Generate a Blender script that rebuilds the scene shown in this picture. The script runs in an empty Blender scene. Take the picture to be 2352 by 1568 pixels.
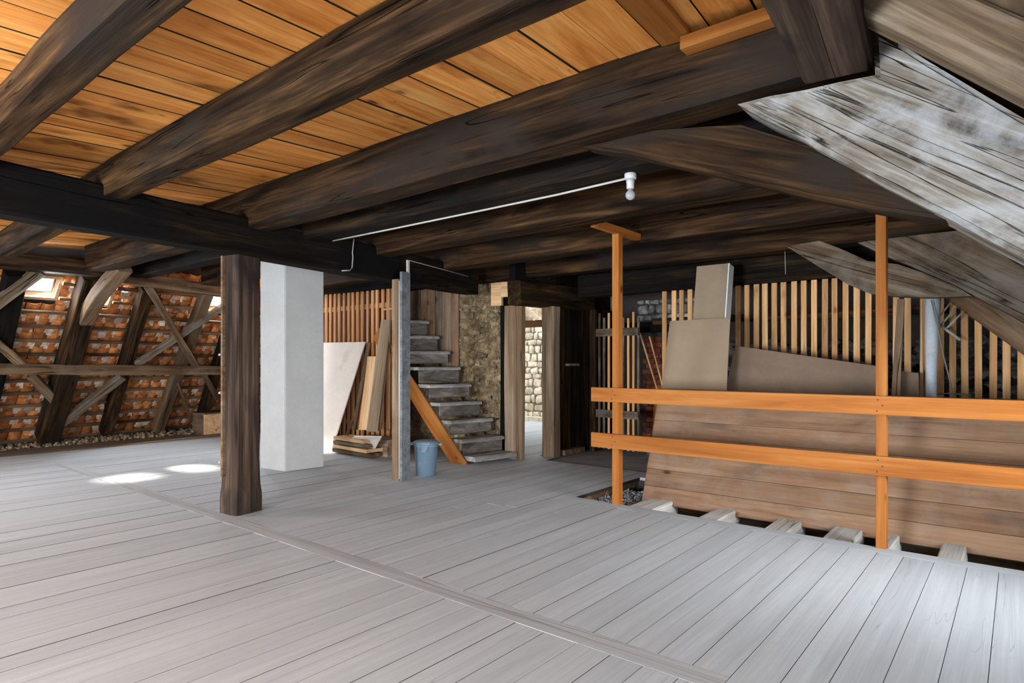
import bpy, bmesh, math, random
from mathutils import Vector, Matrix, noise

# ------------------------------------------------------------------ camera, world, light, exposure
SC = bpy.context.scene
COL = SC.collection
F, CX, HY, H, TH = 1425.0, 1176.0, 830.0, 1.3, math.radians(39.3)
cam_d = bpy.data.cameras.new('camera'); cam = bpy.data.objects.new('camera', cam_d); COL.objects.link(cam)
cam_d.sensor_width = 36.0; cam_d.lens = 36.0 * F / 2352.0
cam_d.shift_y = (HY - 784.0) / 2352.0
cam.location = (0, 0, H); cam.rotation_euler = (math.pi / 2, 0, TH)
cam_d.clip_start = 0.05
SC.camera = cam
vs = SC.view_settings
vs.view_transform = 'Standard'; vs.look = 'None'; vs.gamma = 1.0; vs.use_curve_mapping = False
vs.exposure = 1.27

world = bpy.data.worlds.new('sky'); SC.world = world; world.use_nodes = True
bg = world.node_tree.nodes['Background']
bg.inputs['Color'].default_value = (0.80, 0.90, 1.0, 1); bg.inputs['Strength'].default_value = 3.0

SUN_DIR = Vector((2.27, 0.335, -2.30)).normalized()
sd = bpy.data.lights.new('sun', 'SUN'); sd.energy = 22.0; sd.angle = math.radians(7.0); sd.color = (1.0, 0.96, 0.88)
so = bpy.data.objects.new('sun', sd); COL.objects.link(so)
so.rotation_euler = SUN_DIR.to_track_quat('-Z', 'Y').to_euler()

def area(name, loc, direction, sx, sy, power, color=(0.86, 0.93, 1.0), spread=180):
    d = bpy.data.lights.new(name, 'AREA'); d.shape = 'RECTANGLE'; d.size = sx; d.size_y = sy
    d.energy = power; d.color = color; d.spread = math.radians(spread)
    o = bpy.data.objects.new(name, d); COL.objects.link(o); o.location = loc
    o.rotation_euler = Vector(direction).to_track_quat('-Z', 'Y').to_euler()
    return o
# daylight lamps at window openings built below; several are unseen fill added for brightness
area('fill_gable_a', (-2.2, -3.9, 1.0), (0.05, 1, 0.25), 1.5, 1.1, 300)  # added fill behind the camera, tilted up towards the planks
area('fill_gable_b', (-6.0, -3.9, 1.0), (0.05, 1, 0.25), 1.5, 1.1, 100)  # second added fill behind the camera, further left
area('fill_gable_c', (-9.0, -3.9, 1.0), (-0.1, 1, 0.1), 1.3, 1.1, 30)  # weak added fill behind the camera for the left wing
area('daylight_roof_window_a', (1.30, 1.15, 1.02), (-0.9, 0.2, -0.38), 1.3, 0.9, 11, (0.92, 0.96, 1.0), 130)
area('fill_right_b', (1.30, -1.85, 1.02), (-0.75, 0.25, -0.40), 1.3, 0.9, 62, (0.92, 0.96, 1.0))  # added overhead fill from behind the camera, brightens the floor
area('fill_right_c', (1.30, 3.95, 1.02), (-0.96, 0.16, -0.19), 1.2, 0.9, 14, (0.92, 0.96, 1.0), 75)  # added fill from the right for the dark middle and back floor
area('fill_left_d', (-9.0, -0.2, 2.32), (0.7, 0, -0.7), 0.7, 0.5, 40)  # added fill out of view, lights the left-wing floor
area('fill_left_e', (-8.9, -1.6, 2.32), (0.7, 0, -0.7), 0.7, 0.5, 22)  # another added fill out of view on the left slope
area('daylight_back_room', (-9.7, 9.2, 1.5), (1, 0.1, -0.15), 1.2, 1.2, 38, (1.0, 0.97, 0.9))
area('daylight_skylight_a', (-9.84, 2.53, 2.27), (0.7, 0, -0.7), 0.4, 0.3, 16)
area('daylight_skylight_b', (-9.92, 3.19, 2.27), (0.7, 0, -0.7), 0.4, 0.3, 16)
area('daylight_skylight_c', (-10.06, 5.12, 2.46), (0.75, 0.1, -0.6), 0.42, 0.40, 150)

# ------------------------------------------------------------------ helpers
R = random.Random(7)
cT, sT = math.cos(TH), math.sin(TH)

def at(px, py, x=None, y=None, z=None):
    """World point seen at pixel (px,py) on a plane x=, y= or z=."""
    X = (px - CX) / F; Z = (HY - py) / F
    r = Vector((X * cT - sT, X * sT + cT, Z))
    if x is not None: t = x / r.x
    elif y is not None: t = y / r.y
    else: t = (z - H) / r.z
    return Vector((r.x * t, r.y * t, H + r.z * t))

def atp(px, py, off=0.0):
    """World point on the inner face of the left roof slope, shifted by off towards the room."""
    X = (px - CX) / F; Z = (HY - py) / F
    r = Vector((X * cT - sT, X * sT + cT, Z))
    n = Vector((1, 0.12, -1 / 1.15)); d = -11.63 + 0.12 * 2.85 + off
    t = (d - n.dot(Vector((0, 0, H)))) / n.dot(r)
    return Vector((0, 0, H)) + r * t

def roof_left(y, z, off=0.0):
    return Vector((-11.63 - 0.12 * (y - 2.85) + z / 1.15 + off, y, z))

def tag(o, label=None, cat=None, group=None, kind=None):
    if label: o['label'] = label
    if cat: o['category'] = cat
    if group: o['group'] = group
    if kind: o['kind'] = kind
    return o

ORIG = {}
def thing(name, label, cat, loc=(0, 0, 0), group=None):
    o = bpy.data.objects.new(name, None); COL.objects.link(o); o.location = loc
    o.empty_display_size = 0.1
    ORIG[o.name] = Matrix.Translation(Vector(loc))
    return tag(o, label, cat, group)

def link(name, me, mat, parent=None, M=None):
    if mat is not None and not me.materials: me.materials.append(mat)
    o = bpy.data.objects.new(name, me); COL.objects.link(o)
    M = M or Matrix.Identity(4)
    ORIG[o.name] = M
    if parent is not None:
        o.parent = parent
        o.matrix_basis = ORIG[parent.name].inverted() @ M
    else:
        o.matrix_basis = M
    return o

def frame(P, Q, up=(0, 0, 1)):
    P = Vector(P); Q = Vector(Q); X = (Q - P).normalized(); u = Vector(up)
    if abs(X.dot(u)) > 0.98: u = Vector((0, 1, 0))
    Y = u.cross(X).normalized(); Z = X.cross(Y)
    M = Matrix((X, Y, Z)).transposed().to_4x4(); M.translation = P
    return M, (Q - P).length

def timber(name, P, Q, w, h, mat, parent=None, anchor=(0, 0), up=(0, 0, 1), ch=0.010, jit=0.005, cutP=(0, 0),
           cutQ=(0, 0), taper=1.0, step=0.3, bend=None, smooth=False):
    """Hewn timber from P to Q; w across (local Y), h along local Z; anchor -.5..+.5 puts the PQ line on that edge."""
    M, L = frame(P, Q, up)
    n = max(1, int(L / step)) if jit or bend else 1
    ch = min(ch, w * 0.3, h * 0.3)
    sd_ = R.random() * 100
    vs_, fs = [], []
    prof = [(-.5, -.5, 0, 1), (-.5, -.5, 1, 0), (.5, -.5, -1, 0), (.5, -.5, 0, 1), (.5, .5, 0, -1), (.5, .5, -1, 0), (-.5, .5, 1, 0), (-.5, .5, 0, -1)]
    for i in range(n + 1):
        t = i / n
        k = 1 + (taper - 1) * t
        by, bz = bend(t) if bend else (0, 0)
        for j, (a, b, cy, cz) in enumerate(prof):
            y = (a - anchor[0]) * w * k + cy * ch; z = (b - anchor[1]) * h * k + cz * ch
            if jit:
                q = Vector((t * L * 1.3 + sd_, j // 2 * 3.1 + sd_, 0.5))
                y += jit * noise.noise(q) * 1.6; z += jit * noise.noise(q + Vector((5, 9, 3))) * 1.6
            x = t * L
            if i == 0: x += cutP[0] * y + cutP[1] * z
            if i == n: x += cutQ[0] * y + cutQ[1] * z
            vs_.append((x, y + by, z + bz))
    for i in range(n):
        for j in range(8):
            a, b = i * 8 + j, i * 8 + (j + 1) % 8
            fs.append((a, b, b + 8, a + 8))
    fs.append(tuple(range(7, -1, -1))); fs.append(tuple(n * 8 + j for j in range(8)))
    me = bpy.data.meshes.new(name); me.from_pydata(vs_, [], fs); me.update()
    fix(me)
    return link(name, me, mat, parent, M)

def fix(me):
    bm = bmesh.new(); bm.from_mesh(me); bmesh.ops.recalc_face_normals(bm, faces=bm.faces[:]); bm.to_mesh(me); bm.free()

def box_into(bm, lo, hi, M=None, jit=0):
    lo = Vector(lo); hi = Vector(hi)
    v = [bm.verts.new((x, y, z)) for x in (lo.x, hi.x) for y in (lo.y, hi.y) for z in (lo.z, hi.z)]
    if jit:
        for q in v: q.co += Vector((R.uniform(-jit, jit), R.uniform(-jit, jit), R.uniform(-jit, jit)))
    if M is not None:
        for q in v: q.co = M @ q.co
    for f in ((0, 1, 3, 2), (4, 6, 7, 5), (0, 4, 5, 1), (2, 3, 7, 6), (0, 2, 6, 4), (1, 5, 7, 3)):
        bm.faces.new([v[i] for i in f])

def mesh_of(bm, name):
    bmesh.ops.recalc_face_normals(bm, faces=bm.faces[:])
    me = bpy.data.meshes.new(name); bm.to_mesh(me); bm.free(); return me

def boxes(name, lst, mat, parent=None, M=None, jit=0):
    bm = bmesh.new()
    for lo, hi in lst: box_into(bm, lo, hi, None, jit)
    return link(name, mesh_of(bm, name), mat, parent, M)

def prism(name, pts, thick, mat, parent=None, bevel=0.012, rough=0.0):
    """Timber cut to an outline in a plane y = const; pts are world points; thickness runs away along +y."""
    o = Vector(pts[0]); bm = bmesh.new()
    # finer outline with a little hewn unevenness
    fine = []
    for a, b in zip(pts, list(pts[1:]) + [pts[0]]):
        a = Vector(a); b = Vector(b); n = max(1, int((b - a).length / 0.12))
        for i in range(n):
            p = a.lerp(b, i / n)
            if i and rough: p += Vector((0, 0, rough * noise.noise(p * 6)))
            fine.append(p - o)
    f0 = [bm.verts.new(p) for p in fine]; f1 = [bm.verts.new(p + Vector((0, thick, 0))) for p in fine]
    n = len(fine)
    bm.faces.new(f0); bm.faces.new(f1[::-1])
    for i in range(n): bm.faces.new((f0[i], f1[i], f1[(i + 1) % n], f0[(i + 1) % n]))
    bmesh.ops.recalc_face_normals(bm, faces=bm.faces[:])
    if bevel:
        ed = [e for e in bm.edges if abs(e.verts[0].co.y - e.verts[1].co.y) < 1e-6]
        bmesh.ops.bevel(bm, geom=ed, offset=bevel, segments=2, affect='EDGES', clamp_overlap=True)
    # local X along the first-to-last span so the grain runs with the timber
    far = max(fine, key=lambda q: q.length); ang = math.atan2(far.z, far.x)
    Rm = Matrix.Rotation(-ang, 4, 'Y')
    bmesh.ops.transform(bm, matrix=Rm.inverted(), verts=bm.verts)
    return link(name, mesh_of(bm, name), mat, parent, Matrix.Translation(o) @ Rm)

def tube(name, pts, r, mat, parent=None, seg=8):
    bm = bmesh.new(); pts = [Vector(p) for p in pts]; o = pts[0]; rings = []
    for i, p in enumerate(pts):
        d = (pts[min(i + 1, len(pts) - 1)] - pts[max(i - 1, 0)]).normalized()
        u = Vector((0, 0, 1)) if abs(d.z) < 0.9 else Vector((1, 0, 0))
        a = d.cross(u).normalized(); b = d.cross(a)
        rr = r[i] if isinstance(r, (list, tuple)) else r
        rings.append([bm.verts.new(p - o + (a * math.cos(k * 2 * math.pi / seg) + b * math.sin(k * 2 * math.pi / seg)) * rr) for k in range(seg)])
    for A, B in zip(rings, rings[1:]):
        for k in range(seg): bm.faces.new((A[k], A[(k + 1) % seg], B[(k + 1) % seg], B[k]))
    bm.faces.new(rings[0][::-1]); bm.faces.new(rings[-1])
    me = mesh_of(bm, name)
    for p in me.polygons: p.use_smooth = len(p.vertices) == 4
    return link(name, me, mat, parent, Matrix.Translation(o))

def lathe(name, prof, mat, parent=None, loc=(0, 0, 0), seg=28, M=None):
    bm = bmesh.new(); rings = []
    for r, z in prof:
        rings.append([bm.verts.new((r * math.cos(k * 2 * math.pi / seg), r * math.sin(k * 2 * math.pi / seg), z)) for k in range(seg)])
    for A, B in zip(rings, rings[1:]):
        for k in range(seg): bm.faces.new((A[k], A[(k + 1) % seg], B[(k + 1) % seg], B[k]))
    bm.faces.new(rings[0][::-1]); bm.faces.new(rings[-1])
    me = mesh_of(bm, name)
    for p in me.polygons: p.use_smooth = len(p.vertices) == 4
    return link(name, me, mat, parent, M or Matrix.Translation(Vector(loc)))

# ------------------------------------------------------------------ materials
class NT:
    def __init__(s, name):
        s.m = bpy.data.materials.new(name); s.m.use_nodes = True; s.t = s.m.node_tree
        s.t.nodes.clear()
        s.out = s.n('ShaderNodeOutputMaterial'); s.b = s.n('ShaderNodeBsdfPrincipled')
        s.l(s.b.outputs[0], s.out.inputs[0])
        s.b.inputs['Specular IOR Level'].default_value = 0.06
    def n(s, t, **kw):
        nd = s.t.nodes.new(t)
        for k, v in kw.items(): setattr(nd, k, v)
        return nd
    def l(s, a, b): s.t.links.new(a, b)
    def put(s, sock, v):
        if isinstance(v, bpy.types.NodeSocket): s.l(v, sock)
        else: sock.default_value = v
    def math(s, op, a, b=None, c=None, clamp=False):
        nd = s.n('ShaderNodeMath', operation=op, use_clamp=clamp)
        s.put(nd.inputs[0], a)
        if b is not None: s.put(nd.inputs[1], b)
        if c is not None: s.put(nd.inputs[2], c)
        return nd.outputs[0]
    def coords(s, rnd=True):
        tc = s.n('ShaderNodeTexCoord').outputs['Object']
        s.oi = s.n('ShaderNodeObjectInfo').outputs['Random']
        if not rnd: return tc
        cv = s.n('ShaderNodeCombineXYZ')
        for i, k in enumerate((37.0, 61.0, 23.0)): s.l(s.math('MULTIPLY', s.oi, k), cv.inputs[i])
        va = s.n('ShaderNodeVectorMath', operation='ADD'); s.l(tc, va.inputs[0]); s.l(cv.outputs[0], va.inputs[1])
        return va.outputs[0]
    def scale(s, v, sc):
        nd = s.n('ShaderNodeVectorMath', operation='MULTIPLY'); s.l(v, nd.inputs[0]); nd.inputs[1].default_value = sc
        return nd.outputs[0]
    def noise(s, v, sc=1.0, detail=4.0, rough=0.55, dist=0.0):
        nd = s.n('ShaderNodeTexNoise'); s.l(v, nd.inputs['Vector']); nd.inputs['Scale'].default_value = sc
        nd.inputs['Detail'].default_value = detail; nd.inputs['Roughness'].default_value = rough; nd.inputs['Distortion'].default_value = dist
        return nd.outputs['Fac']
    def ramp(s, f, stops):
        nd = s.n('ShaderNodeValToRGB'); s.l(f, nd.inputs[0]); e = nd.color_ramp.elements
        while len(e) > 1: e.remove(e[-1])
        e[0].position = stops[0][0]; e[0].color = (*stops[0][1], 1)
        for p, c in stops[1:]:
            q = e.new(p); q.color = (*c, 1)
        return nd.outputs[0]
    def mr(s, f, a, b, c, d, smooth=False):
        nd = s.n('ShaderNodeMapRange'); nd.interpolation_type = 'SMOOTHSTEP' if smooth else 'LINEAR'
        s.put(nd.inputs[0], f)
        for i, v in enumerate((a, b, c, d)): nd.inputs[i + 1].default_value = v
        return nd.outputs[0]
    def mix(s, f, a, b, mode='MIX'):
        nd = s.n('ShaderNodeMix', data_type='RGBA', blend_type=mode)
        s.put(nd.inputs[0], f)
        for i, v in ((6, a), (7, b)):
            if isinstance(v, tuple): v = (*v[:3], 1)
            s.put(nd.inputs[i], v)
        return nd.outputs[2]
    def grey(s, f):
        nd = s.n('ShaderNodeCombineXYZ')
        for i in range(3): s.l(f, nd.inputs[i])
        return nd.outputs[0]
    def mulv(s, col, f): return s.mix(1.0, col, s.grey(f), 'MULTIPLY')
    def bump(s, h, st=0.3, d=0.01):
        nd = s.n('ShaderNodeBump'); nd.inputs['Strength'].default_value = st; nd.inputs['Distance'].default_value = d
        s.l(h, nd.inputs['Height']); s.l(nd.outputs[0], s.b.inputs['Normal'])

def wood(name, ramp, long=0.9, cross=11.0, rnd=0.25, crack=0.7, crackw=0.012, crackscale=7.0, dust=None, knots=0.0,
         rough=0.78, bump=0.5, patch=None, fine=0.35, dist=0.5):
    s = NT(name); v = s.coords()
    n1 = s.noise(s.scale(v, (long, cross, cross)), 1.0, 6, 0.62, dist)
    col = s.ramp(n1, ramp)
    n2 = s.noise(s.scale(v, (long * 2.5, cross * 7, cross * 7)), 1.0, 3, 0.6, 0.2)
    col = s.mulv(col, s.mr(n2, 0.25, 0.75, 1 - fine, 1 + fine * 0.6))
    h = s.math('ADD', s.math('MULTIPLY', n1, 0.5), s.math('MULTIPLY', n2, 0.35))
    if patch:
        pc, lo, hi, ps = patch
        n3 = s.noise(s.scale(v, (ps * 0.55, ps, ps)), 1.0, 4, 0.6, 0.3)
        col = s.mix(s.mr(n3, lo, hi, 0, 1, True), col, pc)
    if knots:
        vo = s.n('ShaderNodeTexVoronoi'); s.l(s.scale(v, (2.2, 4.5, 4.5)), vo.inputs['Vector']); vo.inputs['Scale'].default_value = 1.0
        k = s.mr(vo.outputs['Distance'], 0.03, 0.13, 1, 0, True)
        wn = s.n('ShaderNodeTexWhiteNoise'); s.l(vo.outputs['Position'], wn.inputs['Vector'])
        k = s.math('MULTIPLY', k, s.mr(wn.outputs['Value'], 0.55, 0.6, 0, knots))
        col = s.mix(k, col, s.mix(1.0, col, (0.22, 0.13, 0.09), 'MULTIPLY'))
    if crack:
        n4 = s.noise(s.scale(v, (long * 0.55, crackscale, crackscale)), 1.0, 2.5, 0.5, 0.15)
        a = s.math('ABSOLUTE', s.math('SUBTRACT', n4, 0.5))
        n5 = s.noise(s.scale(v, (0.9, 2.2, 2.2)), 1.0, 2, 0.5)
        c = s.mr(a, 0.0, crackw, 1, 0, True)
        c = s.math('MULTIPLY', c, s.mr(n5, 0.46, 0.56, 0, crack, True))
        col = s.mix(c, col, s.mix(1.0, col, (0.10, 0.09, 0.08), 'MULTIPLY'))
        h = s.math('SUBTRACT', h, s.math('MULTIPLY', c, 1.2))
    if dust:
        dc, amt, ds = dust
        n6 = s.noise(s.scale(v, (ds * 0.7, ds, ds)), 1.0, 7, 0.68, 0.4)
        col = s.mix(s.mr(n6, 0.44, 0.66, 0, amt, True), col, dc)
    col = s.mulv(col, s.mr(s.oi, 0, 1, 1 - rnd, 1 + rnd))
    s.l(col, s.b.inputs['Base Color']); s.b.inputs['Roughness'].default_value = rough
    s.bump(h, bump, 0.008)
    return s.m

def flat(name, c, rough=0.8, var=0.12, sc=6.0, bump=0.15, rnd=0.06, spots=None, metal=0.0, spec=0.3):
    s = NT(name); v = s.coords()
    n1 = s.noise(v, sc, 6, 0.62, 0.2); n2 = s.noise(v, sc * 9, 3, 0.6)
    f = s.math('ADD', s.math('MULTIPLY', n1, 0.7), s.math('MULTIPLY', n2, 0.3))
    col = s.mix(s.mr(f, 0.3, 0.7, 0, 1, True), tuple(x * (1 - var) for x in c), tuple(min(1, x * (1 + var)) for x in c))
    if spots:
        pc, lo, hi, ps = spots
        n3 = s.noise(v, ps, 5, 0.65, 0.5); col = s.mix(s.mr(n3, lo, hi, 0, 1, True), col, pc)
    col = s.mulv(col, s.mr(s.oi, 0, 1, 1 - rnd, 1 + rnd))
    s.l(col, s.b.inputs['Base Color']); s.b.inputs['Roughness'].default_value = rough
    s.b.inputs['Metallic'].default_value = metal; s.b.inputs['Specular IOR Level'].default_value = spec
    s.bump(f, bump, 0.006)
    return s.m

def rock(name, cols, rnd=0.35, sc=9.0, bump=0.9):
    s = NT(name); v = s.coords()
    n1 = s.noise(v, sc, 7, 0.7, 0.4)
    col = s.ramp(n1, [(0.3, cols[0]), (0.5, cols[1]), (0.68, cols[2])])
    n2 = s.noise(v, sc * 6, 4, 0.7); col = s.mulv(col, s.mr(n2, 0.3, 0.7, 0.7, 1.2))
    col = s.mulv(col, s.mr(s.oi, 0, 1, 1 - rnd, 1 + rnd))
    s.l(col, s.b.inputs['Base Color']); s.b.inputs['Roughness'].default_value = 0.92
    s.bump(s.math('ADD', n1, s.math('MULTIPLY', n2, 0.5)), bump, 0.02)
    return s.m

DARK = wood('dark_old_oak', [(0.34, (0.006, 0.0035, 0.0022)), (0.48, (0.024, 0.0125, 0.006)), (0.60, (0.056, 0.029, 0.0125)), (0.74, (0.130, 0.066, 0.025))],
            long=0.7, cross=9, rnd=0.15, crack=1.0, crackw=0.009, crackscale=11, dist=1.0, patch=((0.018, 0.013, 0.010), 0.48, 0.66, 1.6), bump=0.8, rough=0.8, fine=0.55)
BLACK = wood('smoke_black_oak', [(0.32, (0.004, 0.0035, 0.003)), (0.52, (0.012, 0.0085, 0.006)), (0.70, (0.042, 0.024, 0.011))],
             long=0.7, cross=9, rnd=0.12, crack=1.0, crackscale=11, crackw=0.009, dist=1.0, patch=((0.006, 0.0055, 0.0055), 0.45, 0.6, 1.4), bump=0.8, rough=0.8, fine=0.5)
BROWN = wood('brown_old_wood', [(0.28, (0.045, 0.026, 0.015)), (0.5, (0.125, 0.075, 0.042)), (0.7, (0.24, 0.15, 0.085))],
             long=0.6, cross=9, rnd=0.22, crack=0.9, dust=((0.23, 0.18, 0.13), 0.35, 2.2), bump=0.6)
POSTW = wood('post_wood', [(0.30, (0.016, 0.010, 0.0075)), (0.5, (0.045, 0.029, 0.021)), (0.70, (0.115, 0.078, 0.055))],
             long=0.5, cross=9, rnd=0.1, crack=0.9, patch=((0.018, 0.015, 0.0135), 0.5, 0.68, 2.0), bump=0.8, fine=0.5)
GREYW = wood('weathered_grey_wood', [(0.30, (0.05, 0.04, 0.03)), (0.48, (0.155, 0.133, 0.108)), (0.68, (0.29, 0.278, 0.26))],
             long=1.1, cross=10, rnd=0.05, crack=1.0, crackw=0.012, crackscale=15, patch=((0.20, 0.135, 0.08), 0.52, 0.72, 1.8), dust=((0.31, 0.322, 0.333), 0.6, 4.5), bump=0.9, fine=0.45, dist=1.2)
TANW = wood('weathered_tan_wood', [(0.30, (0.042, 0.026, 0.015)), (0.5, (0.115, 0.078, 0.048)), (0.7, (0.23, 0.18, 0.13))],
            long=0.7, cross=8, rnd=0.15, crack=1.0, crackw=0.014, dust=((0.20, 0.18, 0.155), 0.5, 2.6), knots=0.8, bump=0.9, dist=1.0, fine=0.45)
PLANK = wood('amber_ceiling_plank', [(0.22, (0.40, 0.11, 0.017)), (0.40, (0.68, 0.24, 0.05)), (0.58, (0.84, 0.37, 0.098)), (0.76, (0.90, 0.49, 0.16))],
             long=0.9, cross=9, rnd=0.24, crack=0.5, crackw=0.006, knots=1.0, patch=((0.24, 0.080, 0.016), 0.54, 0.70, 2.4), bump=0.25, fine=0.2, rough=0.6, dist=1.0)
RAIL = wood('new_orange_pine', [(0.26, (0.19, 0.056, 0.010)), (0.5, (0.295, 0.103, 0.022)), (0.74, (0.365, 0.155, 0.043))],
            long=0.6, cross=12, rnd=0.08, crack=0.0, knots=0.95, bump=0.15, fine=0.15, rough=0.55, dist=0.8)
PINE = wood('pale_pine', [(0.26, (0.40, 0.22, 0.105)), (0.5, (0.58, 0.36, 0.19)), (0.74, (0.70, 0.49, 0.29))],
            long=0.7, cross=12, rnd=0.24, crack=0.3, knots=0.8, bump=0.2, fine=0.2, rough=0.7)
LATH = wood('pine_lath', [(0.26, (0.37, 0.18, 0.066)), (0.5, (0.58, 0.32, 0.14)), (0.74, (0.72, 0.47, 0.24))],
            long=0.9, cross=18, rnd=0.22, crack=0.3, knots=0.7, bump=0.2, fine=0.2, patch=((0.26, 0.13, 0.06), 0.55, 0.75, 2.5))
REDLATH = wood('reddish_lath', [(0.26, (0.30, 0.11, 0.04)), (0.5, (0.50, 0.24, 0.10)), (0.74, (0.66, 0.42, 0.23))],
               long=0.9, cross=18, rnd=0.25, crack=0.3, bump=0.2, fine=0.2)
FLOOR = wood('whitened_floor_board', [(0.25, (0.35, 0.375, 0.392)), (0.45, (0.41, 0.438, 0.455)), (0.62, (0.45, 0.48, 0.497)), (0.8, (0.485, 0.515, 0.53))],
             long=0.6, cross=12, rnd=0.05, crack=0.25, crackw=0.004, patch=((0.38, 0.40, 0.41), 0.5, 0.8, 1.5), dust=((0.40, 0.418, 0.43), 0.45, 14.0), bump=0.18, fine=0.10, rough=0.62, dist=0.6)
STRIP = wood('worn_floor_strip', [(0.25, (0.30, 0.305, 0.305)), (0.5, (0.39, 0.40, 0.405)), (0.75, (0.455, 0.465, 0.47))],
             long=0.5, cross=9, rnd=0.03, crack=0.3, bump=0.25, fine=0.2, rough=0.65)
PANEL = wood('tan_panel_board', [(0.25, (0.125, 0.063, 0.034)), (0.48, (0.205, 0.116, 0.067)), (0.7, (0.265, 0.162, 0.099))],
             long=0.7, cross=8, rnd=0.10, crack=0.3, knots=0.9, patch=((0.105, 0.075, 0.055), 0.53, 0.74, 1.9), dust=((0.25, 0.19, 0.145), 0.4, 3.0), bump=0.2, fine=0.18)
DRIFT = wood('dusty_door_timber', [(0.26, (0.095, 0.058, 0.032)), (0.5, (0.22, 0.150, 0.095)), (0.72, (0.35, 0.27, 0.19))],
             long=0.6, cross=11, rnd=0.15, crack=0.95, patch=((0.17, 0.10, 0.055), 0.52, 0.7, 2.0), bump=0.7)
JOIST = wood('grey_floor_joist', [(0.26, (0.36, 0.33, 0.29)), (0.5, (0.53, 0.505, 0.47)), (0.75, (0.63, 0.615, 0.59))],
             long=0.6, cross=9, rnd=0.12, crack=0.5, bump=0.4)
SLATE = wood('blue_grey_board', [(0.26, (0.085, 0.09, 0.095)), (0.5, (0.15, 0.16, 0.17)), (0.75, (0.22, 0.235, 0.245))],
             long=0.5, cross=11, rnd=0.08, crack=0.5, bump=0.3)
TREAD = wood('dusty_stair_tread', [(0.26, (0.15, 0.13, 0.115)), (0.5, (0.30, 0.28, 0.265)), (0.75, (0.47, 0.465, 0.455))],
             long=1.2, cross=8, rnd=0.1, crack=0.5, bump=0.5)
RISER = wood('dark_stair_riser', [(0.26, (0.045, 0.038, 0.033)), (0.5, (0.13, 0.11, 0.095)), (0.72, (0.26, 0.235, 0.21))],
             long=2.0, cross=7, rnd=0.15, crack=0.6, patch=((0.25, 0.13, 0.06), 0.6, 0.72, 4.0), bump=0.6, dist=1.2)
PLASTER = flat('white_plaster', (0.35, 0.345, 0.332), 0.85, 0.06, 3.0, 0.12, 0.02, ((0.29, 0.277, 0.255), 0.58, 0.8, 1.5))
SHEET = flat('beige_hardboard', (0.255, 0.185, 0.122), 0.7, 0.07, 3.0, 0.05, 0.06, ((0.20, 0.145, 0.095), 0.55, 0.75, 2.2))
BSHEET = flat('brown_hardboard', (0.20, 0.138, 0.095), 0.7, 0.08, 3.0, 0.05, 0.06, ((0.16, 0.112, 0.082), 0.5, 0.7, 2.0))
WHITEB = flat('pale_sheet', (0.68, 0.61, 0.54), 0.75, 0.06, 2.5, 0.05, 0.03, ((0.55, 0.47, 0.40), 0.55, 0.75, 1.6))
GYPS = flat('white_edge', (0.66, 0.70, 0.70), 0.8, 0.05, 5, 0.05)
PIPEM = flat('pale_grey_pipe', (0.50, 0.54, 0.58), 0.6, 0.14, 7, 0.15, 0.03, ((0.36, 0.39, 0.42), 0.55, 0.7, 5))
CABLE = flat('white_cable', (0.36, 0.335, 0.30), 0.5, 0.06, 10, 0.02)
WIRE = flat('grey_wire', (0.20, 0.19, 0.18), 0.5, 0.1, 10, 0.02)
PORC = flat('white_porcelain', (0.40, 0.405, 0.40), 0.35, 0.05, 12, 0.02, 0.0, None, 0.0, 0.5)
BUCKET = flat('blue_grey_plastic', (0.125, 0.185, 0.245), 0.45, 0.08, 5, 0.05, 0.02, ((0.19, 0.235, 0.275), 0.55, 0.8, 4), 0, 0.4)
LINER = flat('pale_blue_cloth', (0.30, 0.38, 0.46), 0.8, 0.1, 8, 0.2)
GRAVEL = rock('grey_gravel', ((0.18, 0.20, 0.22), (0.34, 0.365, 0.385), (0.52, 0.54, 0.56)), 0.2, 14)
SOIL = rock('dark_debris', ((0.012, 0.012, 0.012), (0.035, 0.033, 0.032), (0.085, 0.08, 0.075)), 0.2, 6)
RUBBLE = rock('tan_rubble', ((0.13, 0.09, 0.05), (0.30, 0.22, 0.14), (0.46, 0.37, 0.26)), 0.3, 12)
STONE = rock('ochre_stone', ((0.085, 0.055, 0.028), (0.225, 0.155, 0.085), (0.40, 0.315, 0.205)), 0.38, 7)
MORTAR = rock('ochre_mortar', ((0.10, 0.07, 0.04), (0.25, 0.18, 0.105), (0.42, 0.34, 0.24)), 0.1, 11)
PALEST = rock('pale_limestone', ((0.34, 0.28, 0.20), (0.55, 0.49, 0.39), (0.70, 0.65, 0.55)), 0.16, 8, 0.6)
PALEMO = rock('dark_joint_mortar', ((0.10, 0.075, 0.05), (0.22, 0.175, 0.12), (0.34, 0.28, 0.21)), 0.1, 9)
GREYST = rock('grey_rubble_stone', ((0.10, 0.095, 0.085), (0.27, 0.255, 0.235), (0.52, 0.50, 0.47)), 0.45, 8)
BRICK = rock('old_red_brick', ((0.10, 0.025, 0.014), (0.20, 0.055, 0.03), (0.30, 0.12, 0.07)), 0.4, 12, 0.5)
TILE = rock('terracotta_tile', ((0.22, 0.064, 0.02), (0.45, 0.155, 0.048), (0.62, 0.28, 0.115)), 0.42, 9, 0.35)
LIME = rock('lime_mortar_pat', ((0.30, 0.19, 0.13), (0.56, 0.43, 0.34), (0.74, 0.65, 0.56)), 0.4, 16, 0.6)
SHELLM = flat('shell_dark', (0.05, 0.04, 0.035), 0.9, 0.2, 3, 0.2)
BLUET = flat('blue_tarp', (0.02, 0.07, 0.16), 0.5, 0.2, 6, 0.4)
IRON = flat('dark_nail_iron', (0.03, 0.028, 0.026), 0.6, 0.1, 20, 0.05, metal=0.6)

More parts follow.
